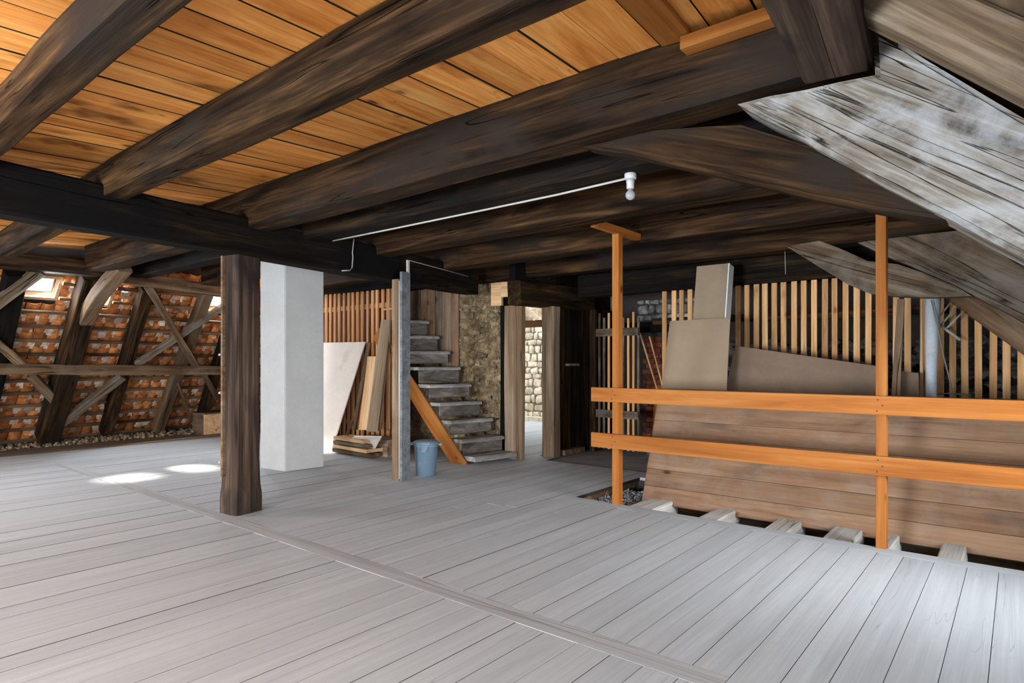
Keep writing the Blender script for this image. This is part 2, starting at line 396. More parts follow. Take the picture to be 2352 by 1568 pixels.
def glass(name):
    s = NT(name); tr = s.n('ShaderNodeBsdfTransparent'); gl = s.n('ShaderNodeBsdfGlossy'); gl.inputs['Roughness'].default_value = 0.05
    fr = s.n('ShaderNodeFresnel'); fr.inputs['IOR'].default_value = 1.4; mx = s.n('ShaderNodeMixShader')
    s.l(fr.outputs[0], mx.inputs[0]); s.l(tr.outputs[0], mx.inputs[1]); s.l(gl.outputs[0], mx.inputs[2]); s.l(mx.outputs[0], s.out.inputs[0])
    return s.m
GLASS = glass('window_glass')
s = NT('bulb_glass'); s.b.inputs['Base Color'].default_value = (0.50, 0.53, 0.55, 1); s.b.inputs['Roughness'].default_value = 0.12
s.b.inputs['Transmission Weight'].default_value = 0.55; s.b.inputs['IOR'].default_value = 1.3; s.b.inputs['Specular IOR Level'].default_value = 0.6
BULB = s.m

SEAM_SHADE = flat('shaded_seam_edge', (0.030, 0.022, 0.016), 0.9, 0.2, 8, 0.1)  # edge colour that paints shade into the board seams
def shade_seam_edges(me):
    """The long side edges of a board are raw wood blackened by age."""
    me.materials.append(SEAM_SHADE)
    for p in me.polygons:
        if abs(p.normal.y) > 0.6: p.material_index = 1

# ------------------------------------------------------------------ floor
floor = boxes('floor', [((-13.2, -4.2, -0.30), (2.4, 4.93, -0.034)), ((-13.2, 4.93, -0.30), (-3.34, 11.6, -0.034)),
                        ((-3.34, 4.93, -0.30), (2.4, 9.2, -0.24)), ((-3.34, 6.30, -0.24), (-2.72, 6.62, -0.034))], SHELLM)
tag(floor, kind='structure')
BT = 0.032
DUSTYF = wood('dust_brown_floor_board', [(0.25, (0.16, 0.115, 0.075)), (0.5, (0.26, 0.20, 0.14)), (0.75, (0.36, 0.30, 0.23))], long=0.5, cross=9, rnd=0.06, crack=0.2, bump=0.2, fine=0.2)
def board(x0, x1, y0, y1, mat=FLOOR, nm='floor_board', dz=0.0):
    g = 0.0011
    lx, ly = x1 - x0 - 2 * g, y1 - y0 - 2 * g
    c = 0.0004
    v = [(0, 0, -BT), (ly, 0, -BT), (ly, lx, -BT), (0, lx, -BT), (0, 0, -c), (ly, 0, -c), (ly, lx, -c), (0, lx, -c),
         (c, c, 0), (ly - c, c, 0), (ly - c, lx - c, 0), (c, lx - c, 0)]
    f = [(3, 2, 1, 0), (0, 1, 5, 4), (1, 2, 6, 5), (2, 3, 7, 6), (3, 0, 4, 7), (4, 5, 9, 8), (5, 6, 10, 9), (6, 7, 11, 10), (7, 4, 8, 11), (8, 9, 10, 11)]
    me = bpy.data.meshes.new(nm); me.from_pydata(v, [], f); me.update()
    M = Matrix(((0, -1, 0, x1 - g), (1, 0, 0, y0 + g), (0, 0, 1, dz + R.uniform(-0.0012, 0.0012)), (0, 0, 0, 1)))
    o = link(nm, me, mat, floor, M); shade_seam_edges(me); return o
x = 2.2
while x > -12.75:
    w = R.uniform(0.150, 0.185)
    x0 = x - w
    left = -11.9
    if x0 > -1.08:
        XS = x0
        board(x0, x, -4.0, 4.86)
    elif x0 > -3.34:
        board(x0, x, -4.0, 2.405); board(x0, x, 2.545, 4.86)
    else:
        end = 6.62 if x0 > -5.0 else (11.0 if x0 < -5.3 and x0 > -9.9 else 6.9)
        if x0 > -9.5:
            board(x0, x, -4.0, 2.405)
            if R.random() < 0.35 and end > 6: m_ = R.uniform(3.6, 5.2); board(x0, x, 2.545, m_); board(x0, x, m_, end)
            else: board(x0, x, 2.545, end)
        else:
            m_ = R.uniform(0.5, 3.0); fm = DUSTYF if x0 < -10.75 else FLOOR; board(x0, x, -4.0, m_, fm); board(x0, x, m_, end, fm)
    x = x0
# border board along the opening and the worn strip that covers the joint
for a, b in ((-3.34, -1.62), (-1.62, 0.55), (0.55, 2.2)):
    M = Matrix.Translation((a, 4.86, 0.0)); me = None
    boxes('floor_board', [((0.002, 0.002, -BT), (b - a - 0.002, 0.135, 0.0))], FLOOR, floor, M)
for a, b in ((-9.5, -7.0), (-7.0, -4.9), (-4.9, -2.9), (-2.9, XS)):
    M = Matrix.Translation((a, 2.405, 0.0))
    boxes('joint_strip', [((0.002, 0.003, -BT), (b - a - 0.002, 0.137, 0.001))], STRIP, floor, M)
boxes('floor_board', [((0, 0, -BT), (0.60, 0.30, 0))], FLOOR, floor, Matrix.Translation((-3.335, 6.30, 0)))
boxes('edge_board', [((0, 0, -0.10), (0.025, 1.30, -0.003))], BROWN, floor, Matrix.Translation((-3.345, 5.0, 0)))
# joists laid bare in the opening
for (xa, xb) in ((-2.76, -2.52), (-2.10, -1.93), (-1.57, -1.385), (-1.145, -0.945), (-0.80, -0.70), (-0.435, -0.29), (0.12, 0.30)):
    timber('joist', ((xa + xb) / 2, 4.94, -0.082), ((xa + xb) / 2, 6.2, -0.082), xb - xa, 0.14, JOIST, floor, jit=0.004)
timber('trimmer_joist', (-2.7, 5.62, -0.14), (1.0, 5.62, -0.14), 0.10, 0.18, TANW, floor, jit=0.006)

def lumps(name, n, lo, hi, rmin, rmax, mat, parent=None, floorz=None, flatten=0.7):
    """A heap nobody could count: n little faceted stones in one mesh."""
    bm = bmesh.new()
    for i in range(n):
        c = Vector((R.uniform(lo[0], hi[0]), R.uniform(lo[1], hi[1]), R.uniform(lo[2], hi[2]))); r = R.uniform(rmin, rmax)
        vv = []
        for d in ((1, 0, 0), (-1, 0, 0), (0, 1, 0), (0, -1, 0), (0, 0, 1), (0, 0, -1)):
            q = Vector(d) * r * R.uniform(0.7, 1.2); q.z *= flatten
            q.rotate(Matrix.Rotation(0.5 + i, 3, 'Z')); vv.append(bm.verts.new(c + q))
        for a in (0, 1):
            for b in (2, 3):
                for e in (4, 5): bm.faces.new((vv[a], vv[b], vv[e]))
    return link(name, mesh_of(bm, name), mat, parent)
tag(lumps('gravel_bed', 2600, (-3.31, 5.0, -0.15), (-2.72, 6.0, -0.075), 0.008, 0.022, GRAVEL, floor), kind='stuff')
tag(lumps('debris_bed', 1400, (-2.6, 5.0, -0.25), (1.4, 6.6, -0.20), 0.015, 0.05, SOIL, floor), kind='stuff')
rub = lumps('rubble_heap', 420, (-3.30, 6.66, -0.22), (-2.5, 7.15, -0.03), 0.02, 0.06, RUBBLE)
tag(rub, 'small heap of tan rubble behind the left end of the leaning boarded panel', 'rubble', kind='stuff')

# ------------------------------------------------------------------ ceiling of amber planks
def zc(y): return 2.560 + 0.077 * y
ceil = boxes('ceiling', [], SHELLM)
bm = bmesh.new()
vv = [bm.verts.new((x_, y_, zc(y_) + 0.05)) for x_, y_ in ((-10.2, -4.2), (0.4, -4.2), (0.4, 9.4), (-10.2, 9.4))]
v2 = [bm.verts.new(q.co + Vector((0, 0, 0.08))) for q in vv]
bm.faces.new(vv); bm.faces.new(v2[::-1])
for i in range(4): bm.faces.new((vv[i], v2[i], v2[(i + 1) % 4], vv[(i + 1) % 4]))
bmesh.ops.recalc_face_normals(bm, faces=bm.faces[:]); bm.to_mesh(ceil.data); bm.free()
tag(ceil, kind='structure')
def ceil_plank(x0, w, y0, y1):
    dx = -0.105
    P = Vector((x0 + dx * (y0 - 1.6), y0, zc(y0) + R.uniform(0, 0.007))); Q = Vector((x0 + dx * (y1 - 1.6), y1, zc(y1) + R.uniform(0, 0.007)))
    o = timber('ceiling_plank', P, Q, w, 0.03, PLANK, ceil, anchor=(0, -.5), jit=0.0, ch=0.0008); shade_seam_edges(o.data); return o
x = 0.35
while x > -10.2:
    w = R.uniform(0.20, 0.245); g = R.choice((0.004, 0.005, 0.007, 0.012))
    cut = R.choice((2.75, 2.75, 1.6))
    ceil_plank(x - w / 2, w - g, -1.6, cut); ceil_plank(x - w / 2, w - g, cut, 7.2)
    x -= w

# ------------------------------------------------------------------ main timbers overhead
def beam(label, y, w, h, x0, x1, z=2.44, mat=DARK, bend=None, cutQ=(0, 0), name='tie_beam'):
    o = timber(name, (x0, y, z), (x1, y, z), w, h, mat, anchor=(-.5, -.5), ch=0.009, jit=0.007, bend=bend, step=0.25, cutQ=cutQ)
    return tag(o, label, 'beam', 'ceiling tie beams')
def sag(t): return (0, -0.02 * max(0, 1 - t * 2.2))
beam('dark tie beam nearest the camera, cut by the top left corner', 0.735, 0.145, 0.185, -8.9, -0.15, bend=None)
beam('long tie beam with a deep crack, second from the camera under the amber planks', 1.515, 0.16, 0.235, -7.75, -0.2, bend=lambda t: (0, -0.10 * max(0, 1 - t * 2.6)))
beam('deep dark tie beam meeting the post and the grey strut, bordering the amber planks', 2.655, 0.215, 0.335, -9.2, -0.35)
beam('dark tie beam carrying the bulb and white cable', 3.235, 0.21, 0.34, -9.4, -0.3, mat=BLACK)
beam('dark tie beam just behind the hanging bulb', 4.20, 0.22, 0.36, -9.4, -0.3, mat=DARK)
beam('dark tie beam crossing above the wooden T-shaped post head', 5.385, 0.22, 0.34, -9.5, -0.3, mat=DARK)
beam('dark tie beam over the top of the stairs, ending at the curved brace', 6.42, 0.22, 0.34, -9.5, -0.35, z=2.40, mat=DARK)
o = timber('wall_plate', (-4.6, 7.02, 2.16), (0.2, 7.02, 2.16), 0.2, 0.3, BLACK, anchor=(-.5, -.5), jit=0.008)
tag(o, 'dark wall plate along the tops of the right lath partition', 'beam')

# left purlin on the two posts
pur = timber('purlin', (-4.30, -2.0, 2.2), (-5.62, 6.15, 2.2), 0.22, 0.33, BLACK, anchor=(.5 * 1, -.5) if False else (-.5, -.5), ch=0.016, jit=0.008)
tag(pur, 'long black purlin resting on the two standing posts', 'beam')
# right purlin, cut end against the deep tie beam
pr_ = timber('purlin', (-0.13, -2.4, 2.405), (-0.55, 2.64, 2.395), 0.245, 0.26, POSTW, anchor=(0, -.5), ch=0.014, jit=0.006)
tag(pr_, 'short-ended brown purlin hanging down at the top edge above the grey strut', 'beam')

# posts
def skew_post(name, label, cx_, cy_, w, d, z1, mat, foot=None):
    t = thing(name, label, 'post', (cx_, cy_, 0))
    a = math.atan2(0.161, 1.0)
    Mr = Matrix.Translation((cx_, cy_, 0)) @ Matrix.Rotation(a, 4, 'Z')
    bm = bmesh.new(); rings = []
    prof = [(0, 1.0 if not foot else foot), (0.06, 1.0 if not foot else foot)]
    if foot: prof += [(0.12, foot), (0.17, 1.05), (0.24, 0.985)]
    zz = 0.45
    while zz < z1 - 0.1: prof.append((zz, 1.0 + 0.02 * noise.noise(Vector((zz * 2, cx_, 1))))); zz += 0.2
    prof.append((z1, 1.0))
    for z, k in prof:
        c = 0.016 if z > 0.25 or not foot else 0.004
        hw, hd = w / 2 * k, d / 2 * k
        pts = [(-hw, -hd + c), (-hw + c, -hd), (hw - c, -hd), (hw, -hd + c), (hw, hd - c), (hw - c, hd), (-hw + c, hd), (-hw, hd - c)]
        rings.append([bm.verts.new((z, px_ + 0.003 * noise.noise(Vector((z * 3, px_ * 9, 0))), py_)) for px_, py_ in pts])
    for A, B in zip(rings, rings[1:]):
        for k in range(8): bm.faces.new((A[k], A[(k + 1) % 8], B[(k + 1) % 8], B[k]))
    bm.faces.new(rings[0]); bm.faces.new(rings[-1][::-1])
    # local X is the length so the grain runs upwards
    Mx = Mr @ Matrix(((0, 1, 0, 0), (0, 0, 1, 0), (1, 0, 0, 0), (0, 0, 0, 1)))
    link('shaft', mesh_of(bm, name), mat, t, Mx)
    return t, Mr
t, Mr = skew_post('post', 'dark hewn post with a flared foot standing free on the white floor', -5.225, 2.675, 0.215, 0.235, 2.205, POSTW, 1.07)
for i, (dx, dy) in enumerate(((0.115, -0.07), (-0.06, -0.125))):
    M = Mr @ Matrix.Translation((dx, dy, 0))
    boxes('batten', [((-0.012, -0.02, 0.32), (0.012, 0.02, 2.2))], BROWN if i else POSTW, t, M) if i else None
for zz in (1.35, 1.02, 0.42):
    lathe('insulator', [(0.010, 0), (0.012, 0.01), (0.006, 0.02)], PORC, t, (-5.36, 2.555, zz), 10)

t, Mr = skew_post('post', 'slender second post of brown timber with a white conduit and a blue-grey board', -5.305, 4.50, 0.10, 0.12, 2.2, DRIFT)
boxes('side_board', [((0.07, -0.055, 0), (0.10, 0.085, 2.28))], SLATE, t, Mr)
tube('conduit', [Mr @ Vector((0.062, -0.05, 0.02)), Mr @ Vector((0.062, -0.05, 2.18))], 0.011, CABLE, t)
boxes('bracket_strip', [((0.072, 0.05, 1.95), (0.09, 0.085, 2.42))], JOIST, t, Mr)

# the truss at the deep beam: grey strut and brown brace
st_pts = [at(1690, 236, y=2.65), at(1845, 203, y=2.65), at(2008, 168, y=2.65), Vector((-0.43, 2.65, 2.56)), at(2352, 268, y=2.65), Vector((1.75, 2.65, 0.42)), Vector((1.45, 2.65, 0.22)), at(2352, 592, y=2.65), at(2100, 462, y=2.65)]
st = prism('strut', st_pts, 0.24, GREYW, rough=0.012, bevel=0.02)
tag(st, 'big weathered grey strut with cracked face sloping down at the right edge', 'strut')
br = [at(*p, y=2.72) for p in ((1333, 336), (1500, 298), (1700, 285), (1860, 335), (2050, 420), (2195, 488), (2185, 505), (2010, 480), (1850, 448), (1700, 412), (1560, 380), (1440, 352), (1380, 345))]
o = prism('brace', br, 0.15, DARK, rough=0.008, bevel=0.014)
tag(o, 'long brown brace with scratch marks rising from the grey strut to the deep beam', 'brace')
# second truss further back
s2 = [at(*p, y=6.45) for p in ((1950, 548), (2020, 520), (2207, 513), (2352, 609))] + [Vector((1.6, 6.45, 0.55)), Vector((1.35, 6.45, 0.35))] + [at(*p, y=6.45) for p in ((2352, 740), (2231, 675), (2091, 610), (2040, 590))]
o = prism('strut', s2, 0.22, TANW, rough=0.01, bevel=0.02)
tag(o, 'brown-grey sloping strut of the rear truss behind the right railing post', 'strut')
b2 = [at(*p, y=6.40) for p in ((1806, 566), (1882, 552), (1940, 575), (1992, 599), (2061, 606), (2120, 626), (2197, 659), (2231, 679), (2131, 683), (2060, 680), (1998, 674), (1945, 652), (1859, 599))]
o = prism('brace', b2, 0.16, TANW, rough=0.004, bevel=0.012)
tag(o, 'curved grey-brown brace of the rear truss above the grey pipe', 'brace')
o = timber('rafter', at(2165, 682, y=6.98) + Vector((-0.3, 0, 0.28)), at(2352, 812, y=6.98) + Vector((1.1, 0, -1.03)), 0.16, 0.24, BROWN, anchor=(-.5, -.5), jit=0.008)
tag(o, 'reddish-brown sloping rafter along the top of the right laths', 'rafter')

# right roof slope: boarding and rafters
def zr(x): return 2.30 - 0.913 * (x - 0.01)
wr = bpy.data.objects.new('wall_right', bpy.data.meshes.new('wall_right')); COL.objects.link(wr); ORIG[wr.name] = Matrix.Identity(4)
bm = bmesh.new()
def roof_piece(bm, x0, x1, y0, y1):
    q = [(x0, y0), (x1, y0), (x1, y1), (x0, y1)]
    a = [bm.verts.new((x_, y_, zr(x_) + 0.05)) for x_, y_ in q]; b = [bm.verts.new((x_, y_, zr(x_) + 0.12)) for x_, y_ in q]
    bm.faces.new(a); bm.faces.new(b[::-1])
    for i in range(4): bm.faces.new((a[i], b[i], b[(i + 1) % 4], a[(i + 1) % 4]))
roof_piece(bm, -1.1, 0.95, -4.2, 9.4); roof_piece(bm, 0.95, 1.75, -4.2, -2.6); roof_piece(bm, 0.95, 1.75, -1.1, 0.4); roof_piece(bm, 0.95, 1.75, 1.9, 3.2); roof_piece(bm, 0.95, 1.75, 4.7, 9.4); roof_piece(bm, 1.75, 2.62, -4.2, 9.4)
bmesh.ops.recalc_face_normals(bm, faces=bm.faces[:]); bm.to_mesh(wr.data); bm.free(); wr.data.materials.append(SHELLM)
tag(wr, kind='structure')
xx = -0.75
while xx < 2.3:
    for y0, y1 in ((-4.0, -2.62), (-2.60, -1.1), (-1.08, 0.38), (0.40, 1.9), (1.92, 3.18), (3.20, 4.7), (4.72, 6.9)):
        if 0.80 < xx < 1.75 and y0 in (0.40, -2.60, 3.20): continue
        timber('roof_board', (xx, y0, zr(xx) + 0.02), (xx, y1, zr(xx) + 0.02), 0.185, 0.028, BROWN, wr, up=(0.674, 0, 0.738), jit=0, ch=0.004)
    xx += 0.142
for i, yy in enumerate((2.31, 1.25, 0.15)):
    o = timber('rafter', (-1.0, yy, zr(-1.0) - 0.235), (2.45, yy, zr(2.45) - 0.235), 0.15, 0.165, TANW if i == 0 else BROWN, anchor=(-.5, -.5), jit=0.008, ch=0.012)
    tag(o, ['tan rafter with a dark knot sloping down in the top right corner', 'brown rafter of the right roof slope just short of the grey-strut truss',
            'brown rafter of the right roof slope beside the camera', 'brown rafter of the right roof slope one bay behind the camera', 'brown rafter of the right roof slope by the gable wall'][i], 'rafter', 'rafters of the right roof slope')
for i, yy in enumerate((3.0, 4.8, 5.6)):
    o = timber('rafter', (-0.9, yy, zr(-0.9) - 0.2), (2.45, yy, zr(2.45) - 0.2), 0.14, 0.165, DARK, anchor=(-.5, -.5), jit=0.008, ch=0.012)
    tag(o, ['dark rafter hidden in the shade right behind the grey strut', 'dark rafter of the right slope midway between the two trusses', 'dark rafter of the right slope in front of the rear truss'][i], 'rafter', 'rafters of the right roof slope')
# right roof window, and two unseen ones added for the fill lamps
for wi_, (ya_, yb_) in enumerate(((0.38, 1.92), (-2.62, -1.08), (3.18, 4.72))):
    bm = bmesh.new()
    for yq in (ya_ + 0.03, yb_ - 0.03):
        Mw, L = frame((0.95, yq, zr(0.95) + 0.05), (1.75, yq, zr(1.75) + 0.05)); box_into(bm, (0, -0.03, -0.04), (L, 0.03, 0.08), Mw)
    for xq in (0.95, 1.75):
        box_into(bm, (xq - 0.03, ya_, zr(xq)), (xq + 0.03, yb_, zr(xq) + 0.1))
    wn = link('window_%d' % (4 + wi_), mesh_of(bm, 'window'), PINE)
    tag(wn, kind='structure')

# orange batten and plank offcut on the deep beam
o = boxes('batten', [((0, 0, 0), (0.62, 0.075, 0.055))], RAIL, None, Matrix.Translation((-1.15, 2.565, 2.665)))
tag(o, 'short orange batten nailed to the deep tie beam beside the right purlin', 'batten')
o = timber('plank_offcut', (-1.13, 2.05, zc(2.05) - 0.032), (-1.19, 2.62, zc(2.62) - 0.032), 0.14, 0.028, RAIL, anchor=(0, -.5), jit=0, ch=0.004)
tag(o, 'short plank piece under the ceiling above the orange batten', 'plank')

# ------------------------------------------------------------------ lamp with its cable, wires on the purlin
zb = 2.437
lp = at(1455, 402, z=zb); lp = Vector((lp.x, 3.36, zb))
t = thing('bare_bulb_lamp', 'white bare bulb in a porcelain holder under the tie beam', 'lamp', lp)
lathe('ceiling_base', [(0.034, 0.0), (0.036, -0.004), (0.036, -0.032), (0.030, -0.037)][::-1], PORC, t, lp)
lathe('bulb_holder', [(0.018, -0.094), (0.023, -0.088), (0.023, -0.060), (0.025, -0.056), (0.025, -0.036)], PORC, t, lp)
bp = [(0.010, -0.094), (0.014, -0.100)] + [(0.030 * math.sin(a), -0.130 + 0.030 * math.cos(a)) for a in [0.5 + i * 0.32 for i in range(8)]] + [(0.003, -0.160)]
lathe('bulb', [(r_, z_) for r_, z_ in bp][::-1], BULB, t, lp)
o = tube('lamp_cable', [lp + Vector((-0.03, 0.01, -0.022)), lp + Vector((-0.6, 0.075, -0.011)), Vector((-3.2, 3.452, zb - 0.006)), Vector((-4.15, 3.455, zb - 0.004)), Vector((-5.0, 3.45, zb - 0.002))], 0.0075, CABLE)
tag(o, 'straight white cable running along the beam to the bulb', 'cable')
def onp(y, z, off=0.012):  # point just proud of the purlin's room side
    xq = -4.30 + (-5.62 + 4.30) * (y + 2.0) / 8.15
    return Vector((xq + off, y, z))
ya = at(817, 600, x=-5.18).y
o = tube('wire', [onp(ya + 0.02, 2.545), onp(ya, 2.40), onp(ya, 2.36, 0.02), onp(ya - 0.01, 2.25, 0.018), onp(ya - 0.05, 2.215, 0.03), onp(ya - 0.15, 2.20, 0.02)], 0.006, CABLE)
tag(o, 'thin pale wire hanging down the purlin between the two posts', 'wire')
yb = at(943, 600, x=-5.33).y
o = tube('wire', [onp(yb, 2.20), onp(yb, 2.445), onp(yb + 0.02, 2.45), onp(yb + 0.65, 2.43), onp(yb + 1.2, 2.41)], 0.005, CABLE)
tag(o, 'thin wire rising above the second post and running along the purlin', 'wire')

# ------------------------------------------------------------------ chimney
pc = [Vector((-6.736, 3.986, 0)), Vector((-6.665, 4.47, 0)), Vector((-7.20, 3.925, 0))]
e1 = pc[1] - pc[0]; e2 = pc[2] - pc[0]
bm = bmesh.new()
zs = [0, 0.7, 1.4, 2.1, 2.9]
ring = lambda z: [bm.verts.new(q + Vector((0, 0, z))) for q in (pc[0], pc[0] + e1, pc[0] + e1 + e2, pc[0] + e2)]
rr = [ring(z) for z in zs]
for A, B in zip(rr, rr[1:]):
    for k in range(4): bm.faces.new((A[k], A[(k + 1) % 4], B[(k + 1) % 4], B[k]))
bm.faces.new(rr[0][::-1]); bm.faces.new(rr[-1])
bmesh.ops.recalc_face_normals(bm, faces=bm.faces[:])
ed = [e for e in bm.edges if abs(e.verts[0].co.z - e.verts[1].co.z) > 0.1]
bmesh.ops.bevel(bm, geom=ed, offset=0.01, segments=2, affect='EDGES')
o = link('chimney', mesh_of(bm, 'chimney'), PLASTER); tag(o, 'square white plastered chimney stack between the two posts', 'chimney')

# ------------------------------------------------------------------ left roof slope: tiles, battens, skylights, timbers
wl = bpy.data.objects.new('wall_left', bpy.data.meshes.new('wall_left')); COL.objects.link(wl); ORIG[wl.name] = Matrix.Identity(4)
U = Vector((1 / 1.15, 0, 1)).normalized(); V = Vector((-0.12, 1, 0)).normalized(); NW = V.cross(U).normalized()
if NW.x < 0: NW = -NW
def rl(v_, u_, off=0.0):
    """Point on the left slope: v_ metres along the wall from y=2.85, u_ metres up the slope, off towards the room."""
    return Vector((-11.63, 2.85, 0)) + V * v_ + U * u_ + NW * off
SKY = [(atp(126, 657, -0.34), 0.42, 0.30), (atp(250, 668, -0.34), 0.42, 0.30), (roof_left(5.12, 2.50, -0.34), 0.46, 0.44), (Vector((-9.45, -0.2, 2.3)), 0.75, 0.5), (Vector((-9.28, -1.6, 2.3)), 0.75, 0.5)]  # last two are unseen skylights added for fill light
SKV = []
for p, w, h in SKY:
    d = p - Vector((-11.63, 2.85, 0)); SKV.append((d.dot(V), d.dot(U), w, h))
# outer skin behind the tiles, left open at the skylights
cuts_v = sorted({-8.0, 9.0} | {v + s_ * w / 2 for v, u, w, h in SKV for s_ in (-1, 1)})
cuts_u = sorted({-0.6, 4.6} | {u + s_ * h / 2 for v, u, w, h in SKV for s_ in (-1, 1)})
bm = bmesh.new()
Ms = Matrix((V, U, NW)).transposed().to_4x4(); Ms.translation = Vector((-11.63, 2.85, 0))
for a, b in zip(cuts_v, cuts_v[1:]):
    for c, d in zip(cuts_u, cuts_u[1:]):
        mv, mu = (a + b) / 2, (c + d) / 2
        if any(abs(mv - v) < w / 2 and abs(mu - u) < h / 2 for v, u, w, h in SKV): continue
        box_into(bm, (a, c, -0.30), (b, d, -0.26), Ms)
bmesh.ops.recalc_face_normals(bm, faces=bm.faces[:]); bm.to_mesh(wl.data); bm.free(); wl.data.materials.append(SHELLM)
tag(wl, kind='structure')
# one tile: a gently arched slab with a nib, seen from below
TW, TL = 0.165, 0.40
bm = bmesh.new(); n = 5; top = []; bot = []
for i in range(n + 1):
    a = i / n; xx = (a - 0.5) * TW * 0.95; zz = 0.032 * math.sin(a * math.pi)
    top.append([bm.verts.new((xx, 0, zz + 0.014)), bm.verts.new((xx, TL, zz + 0.014))]); bot.append([bm.verts.new((xx, 0, zz)), bm.verts.new((xx, TL, zz))])
for i in range(n):
    bm.faces.new((top[i][0], top[i + 1][0], top[i + 1][1], top[i][1])); bm.faces.new((bot[i][0], bot[i][1], bot[i + 1][1], bot[i + 1][0]))
    bm.faces.new((top[i][0], bot[i][0], bot[i + 1][0], top[i + 1][0])); bm.faces.new((top[i][1], top[i + 1][1], bot[i + 1][1], bot[i][1]))
bm.faces.new((top[0][0], top[0][1], bot[0][1], bot[0][0])); bm.faces.new((top[n][0], bot[n][0], bot[n][1], top[n][1]))
TILE_ME = mesh_of(bm, 'roof_tile'); TILE_ME.materials.append(TILE)
bm = bmesh.new(); box_into(bm, (-0.045, 0, -0.012), (0.045, 0.105, 0.016), None, 0.008); LIME_ME = [mesh_of(bm, 'mortar_pat')]; 
for k in range(3):
    bm = bmesh.new(); box_into(bm, (-0.045, 0, -0.010), (0.03 + 0.015 * k, 0.085 + 0.015 * k, 0.018), None, 0.014); LIME_ME.append(mesh_of(bm, 'mortar_pat'))
for m_ in LIME_ME: m_.materials.append(LIME)
PITCH = 0.245
rows = [0.05 + PITCH * i for i in range(13)]
for r_i, u in enumerate(rows):
    spans = [(-2.6, 5.2)]
    for sv, su, w, h in SKV:
        if abs(u - su) < h / 2 + 0.05:
            spans = [q for a_, b_ in spans for q in ((a_, min(b_, sv - w / 2 - 0.03)), (max(a_, sv + w / 2 + 0.03), b_)) if q[1] - q[0] > 0.1]
    for a_, b_ in spans:
        timber('roof_batten', rl(a_, u, -0.105), rl(b_, u, -0.105), 0.035, 0.045, BROWN, wl, up=U, jit=0.004, step=0.8, ch=0.004)
    v0 = -0.70 + (r_i % 2) * 0.0
    k = 0
    while True:
        v_ = v0 + k * TW + R.uniform(-0.006, 0.006); k += 1
        if v_ > 3.25: break
        if any(abs(v_ - sv) < w / 2 + 0.09 and -0.50 < (u - su) < h / 2 + 0.04 for sv, su, w, h in SKV): continue
        Mt = Ms @ Matrix.Translation((v_, u - 0.05, -0.20 + R.uniform(-0.006, 0.006))) @ Matrix.Rotation(0.085 + R.uniform(-0.02, 0.02), 4, 'X') @ Matrix.Rotation(R.uniform(-0.02, 0.02), 4, 'Z')
        link('roof_tile', TILE_ME, None, wl, Mt)
        if R.random() < 0.78:
            Mt = Ms @ Matrix.Translation((v_ + TW * 0.5 + R.uniform(-0.04, 0.02), u + R.uniform(0.05, 0.09), -0.160 + R.uniform(-0.01, 0.01))) @ Matrix.Rotation(R.uniform(-0.3, 0.3), 4, 'Z')
            link('mortar_pat', R.choice(LIME_ME), None, wl, Mt)
# tiles beyond the part of the slope in view: one joined part
bm = bmesh.new()
for u in rows:
    for va, vb in ((-3.6, -0.72), (3.27, 5.4)):
        v_ = va
        while v_ < vb:
            if not any(abs(v_ - sv) < w / 2 + 0.09 and -0.50 < (u - su) < h / 2 + 0.04 for sv, su, w, h in SKV):
                k0 = len(bm.verts); bm.from_mesh(TILE_ME); bm.verts.ensure_lookup_table()
                Mt = Ms @ Matrix.Translation((v_, u - 0.05, -0.20 + R.uniform(-0.006, 0.006))) @ Matrix.Rotation(0.085, 4, 'X')
                for q in bm.verts[k0:]: q.co = Mt @ q.co
            v_ += TW
me = bpy.data.meshes.new('roof_tile_field'); bm.to_mesh(me); bm.free()
tag(link('roof_tile_field', me, TILE, wl), kind='stuff')
# skylights, the last two unseen and added for fill
for i, (v_, u, w, h) in enumerate(SKV):
    bm = bmesh.new()
    for lo, hi in (((-w / 2 - 0.04, -h / 2 - 0.04, -0.28), (w / 2 + 0.04, -h / 2, -0.16)), ((-w / 2 - 0.04, h / 2, -0.28), (w / 2 + 0.04, h / 2 + 0.04, -0.16)),
                   ((-w / 2 - 0.04, -h / 2, -0.28), (-w / 2, h / 2, -0.16)), ((w / 2, -h / 2, -0.28), (w / 2 + 0.04, h / 2, -0.16))):
        box_into(bm, lo, hi)
    Mt = Ms @ Matrix.Translation((v_, u, 0))
    wob = link('window_%d' % (i + 1), mesh_of(bm, 'window'), PINE, None, Mt) if i < 3 else link('window_%d' % (12 + i), mesh_of(bm, 'window'), PINE, None, Mt); tag(wob, kind='structure')
    boxes('window_pane', [((-w / 2, -h / 2, -0.262), (w / 2, h / 2, -0.258))], GLASS, wob, Mt)

def lt(name, label, a, b, w, h, mat, off=0.0, cat='strut', off2=None, **kw):
    P = atp(a[0], a[1], off); Q = atp(b[0], b[1], off if off2 is None else off2)
    o = timber(name, P, Q, w, h, mat, up=NW, **kw)
    return tag(o, label, cat)
lt('principal_rafter', 'thick leaning principal rafter of the tiled slope beside the skylight', (108, 1004), (214, 632), 0.27, 0.24, DARK, 0.02, 'rafter', jit=0.008, ch=0.015)
lt('rafter', 'leaning rafter on the tiled slope, next right of the principal rafter', (243, 990), (338, 660), 0.17, 0.16, DARK, -0.04, 'rafter', jit=0.007)
lt('rafter', 'brown leaning rafter passing behind the crossed braces on the tiled slope', (362, 984), (474, 672), 0.17, 0.16, BROWN, -0.04, 'rafter', jit=0.007)
lt('rafter', 'leaning rafter on the tiled slope half hidden by the flared post', (458, 974), (545, 690), 0.17, 0.16, DARK, -0.04, 'rafter', jit=0.007)
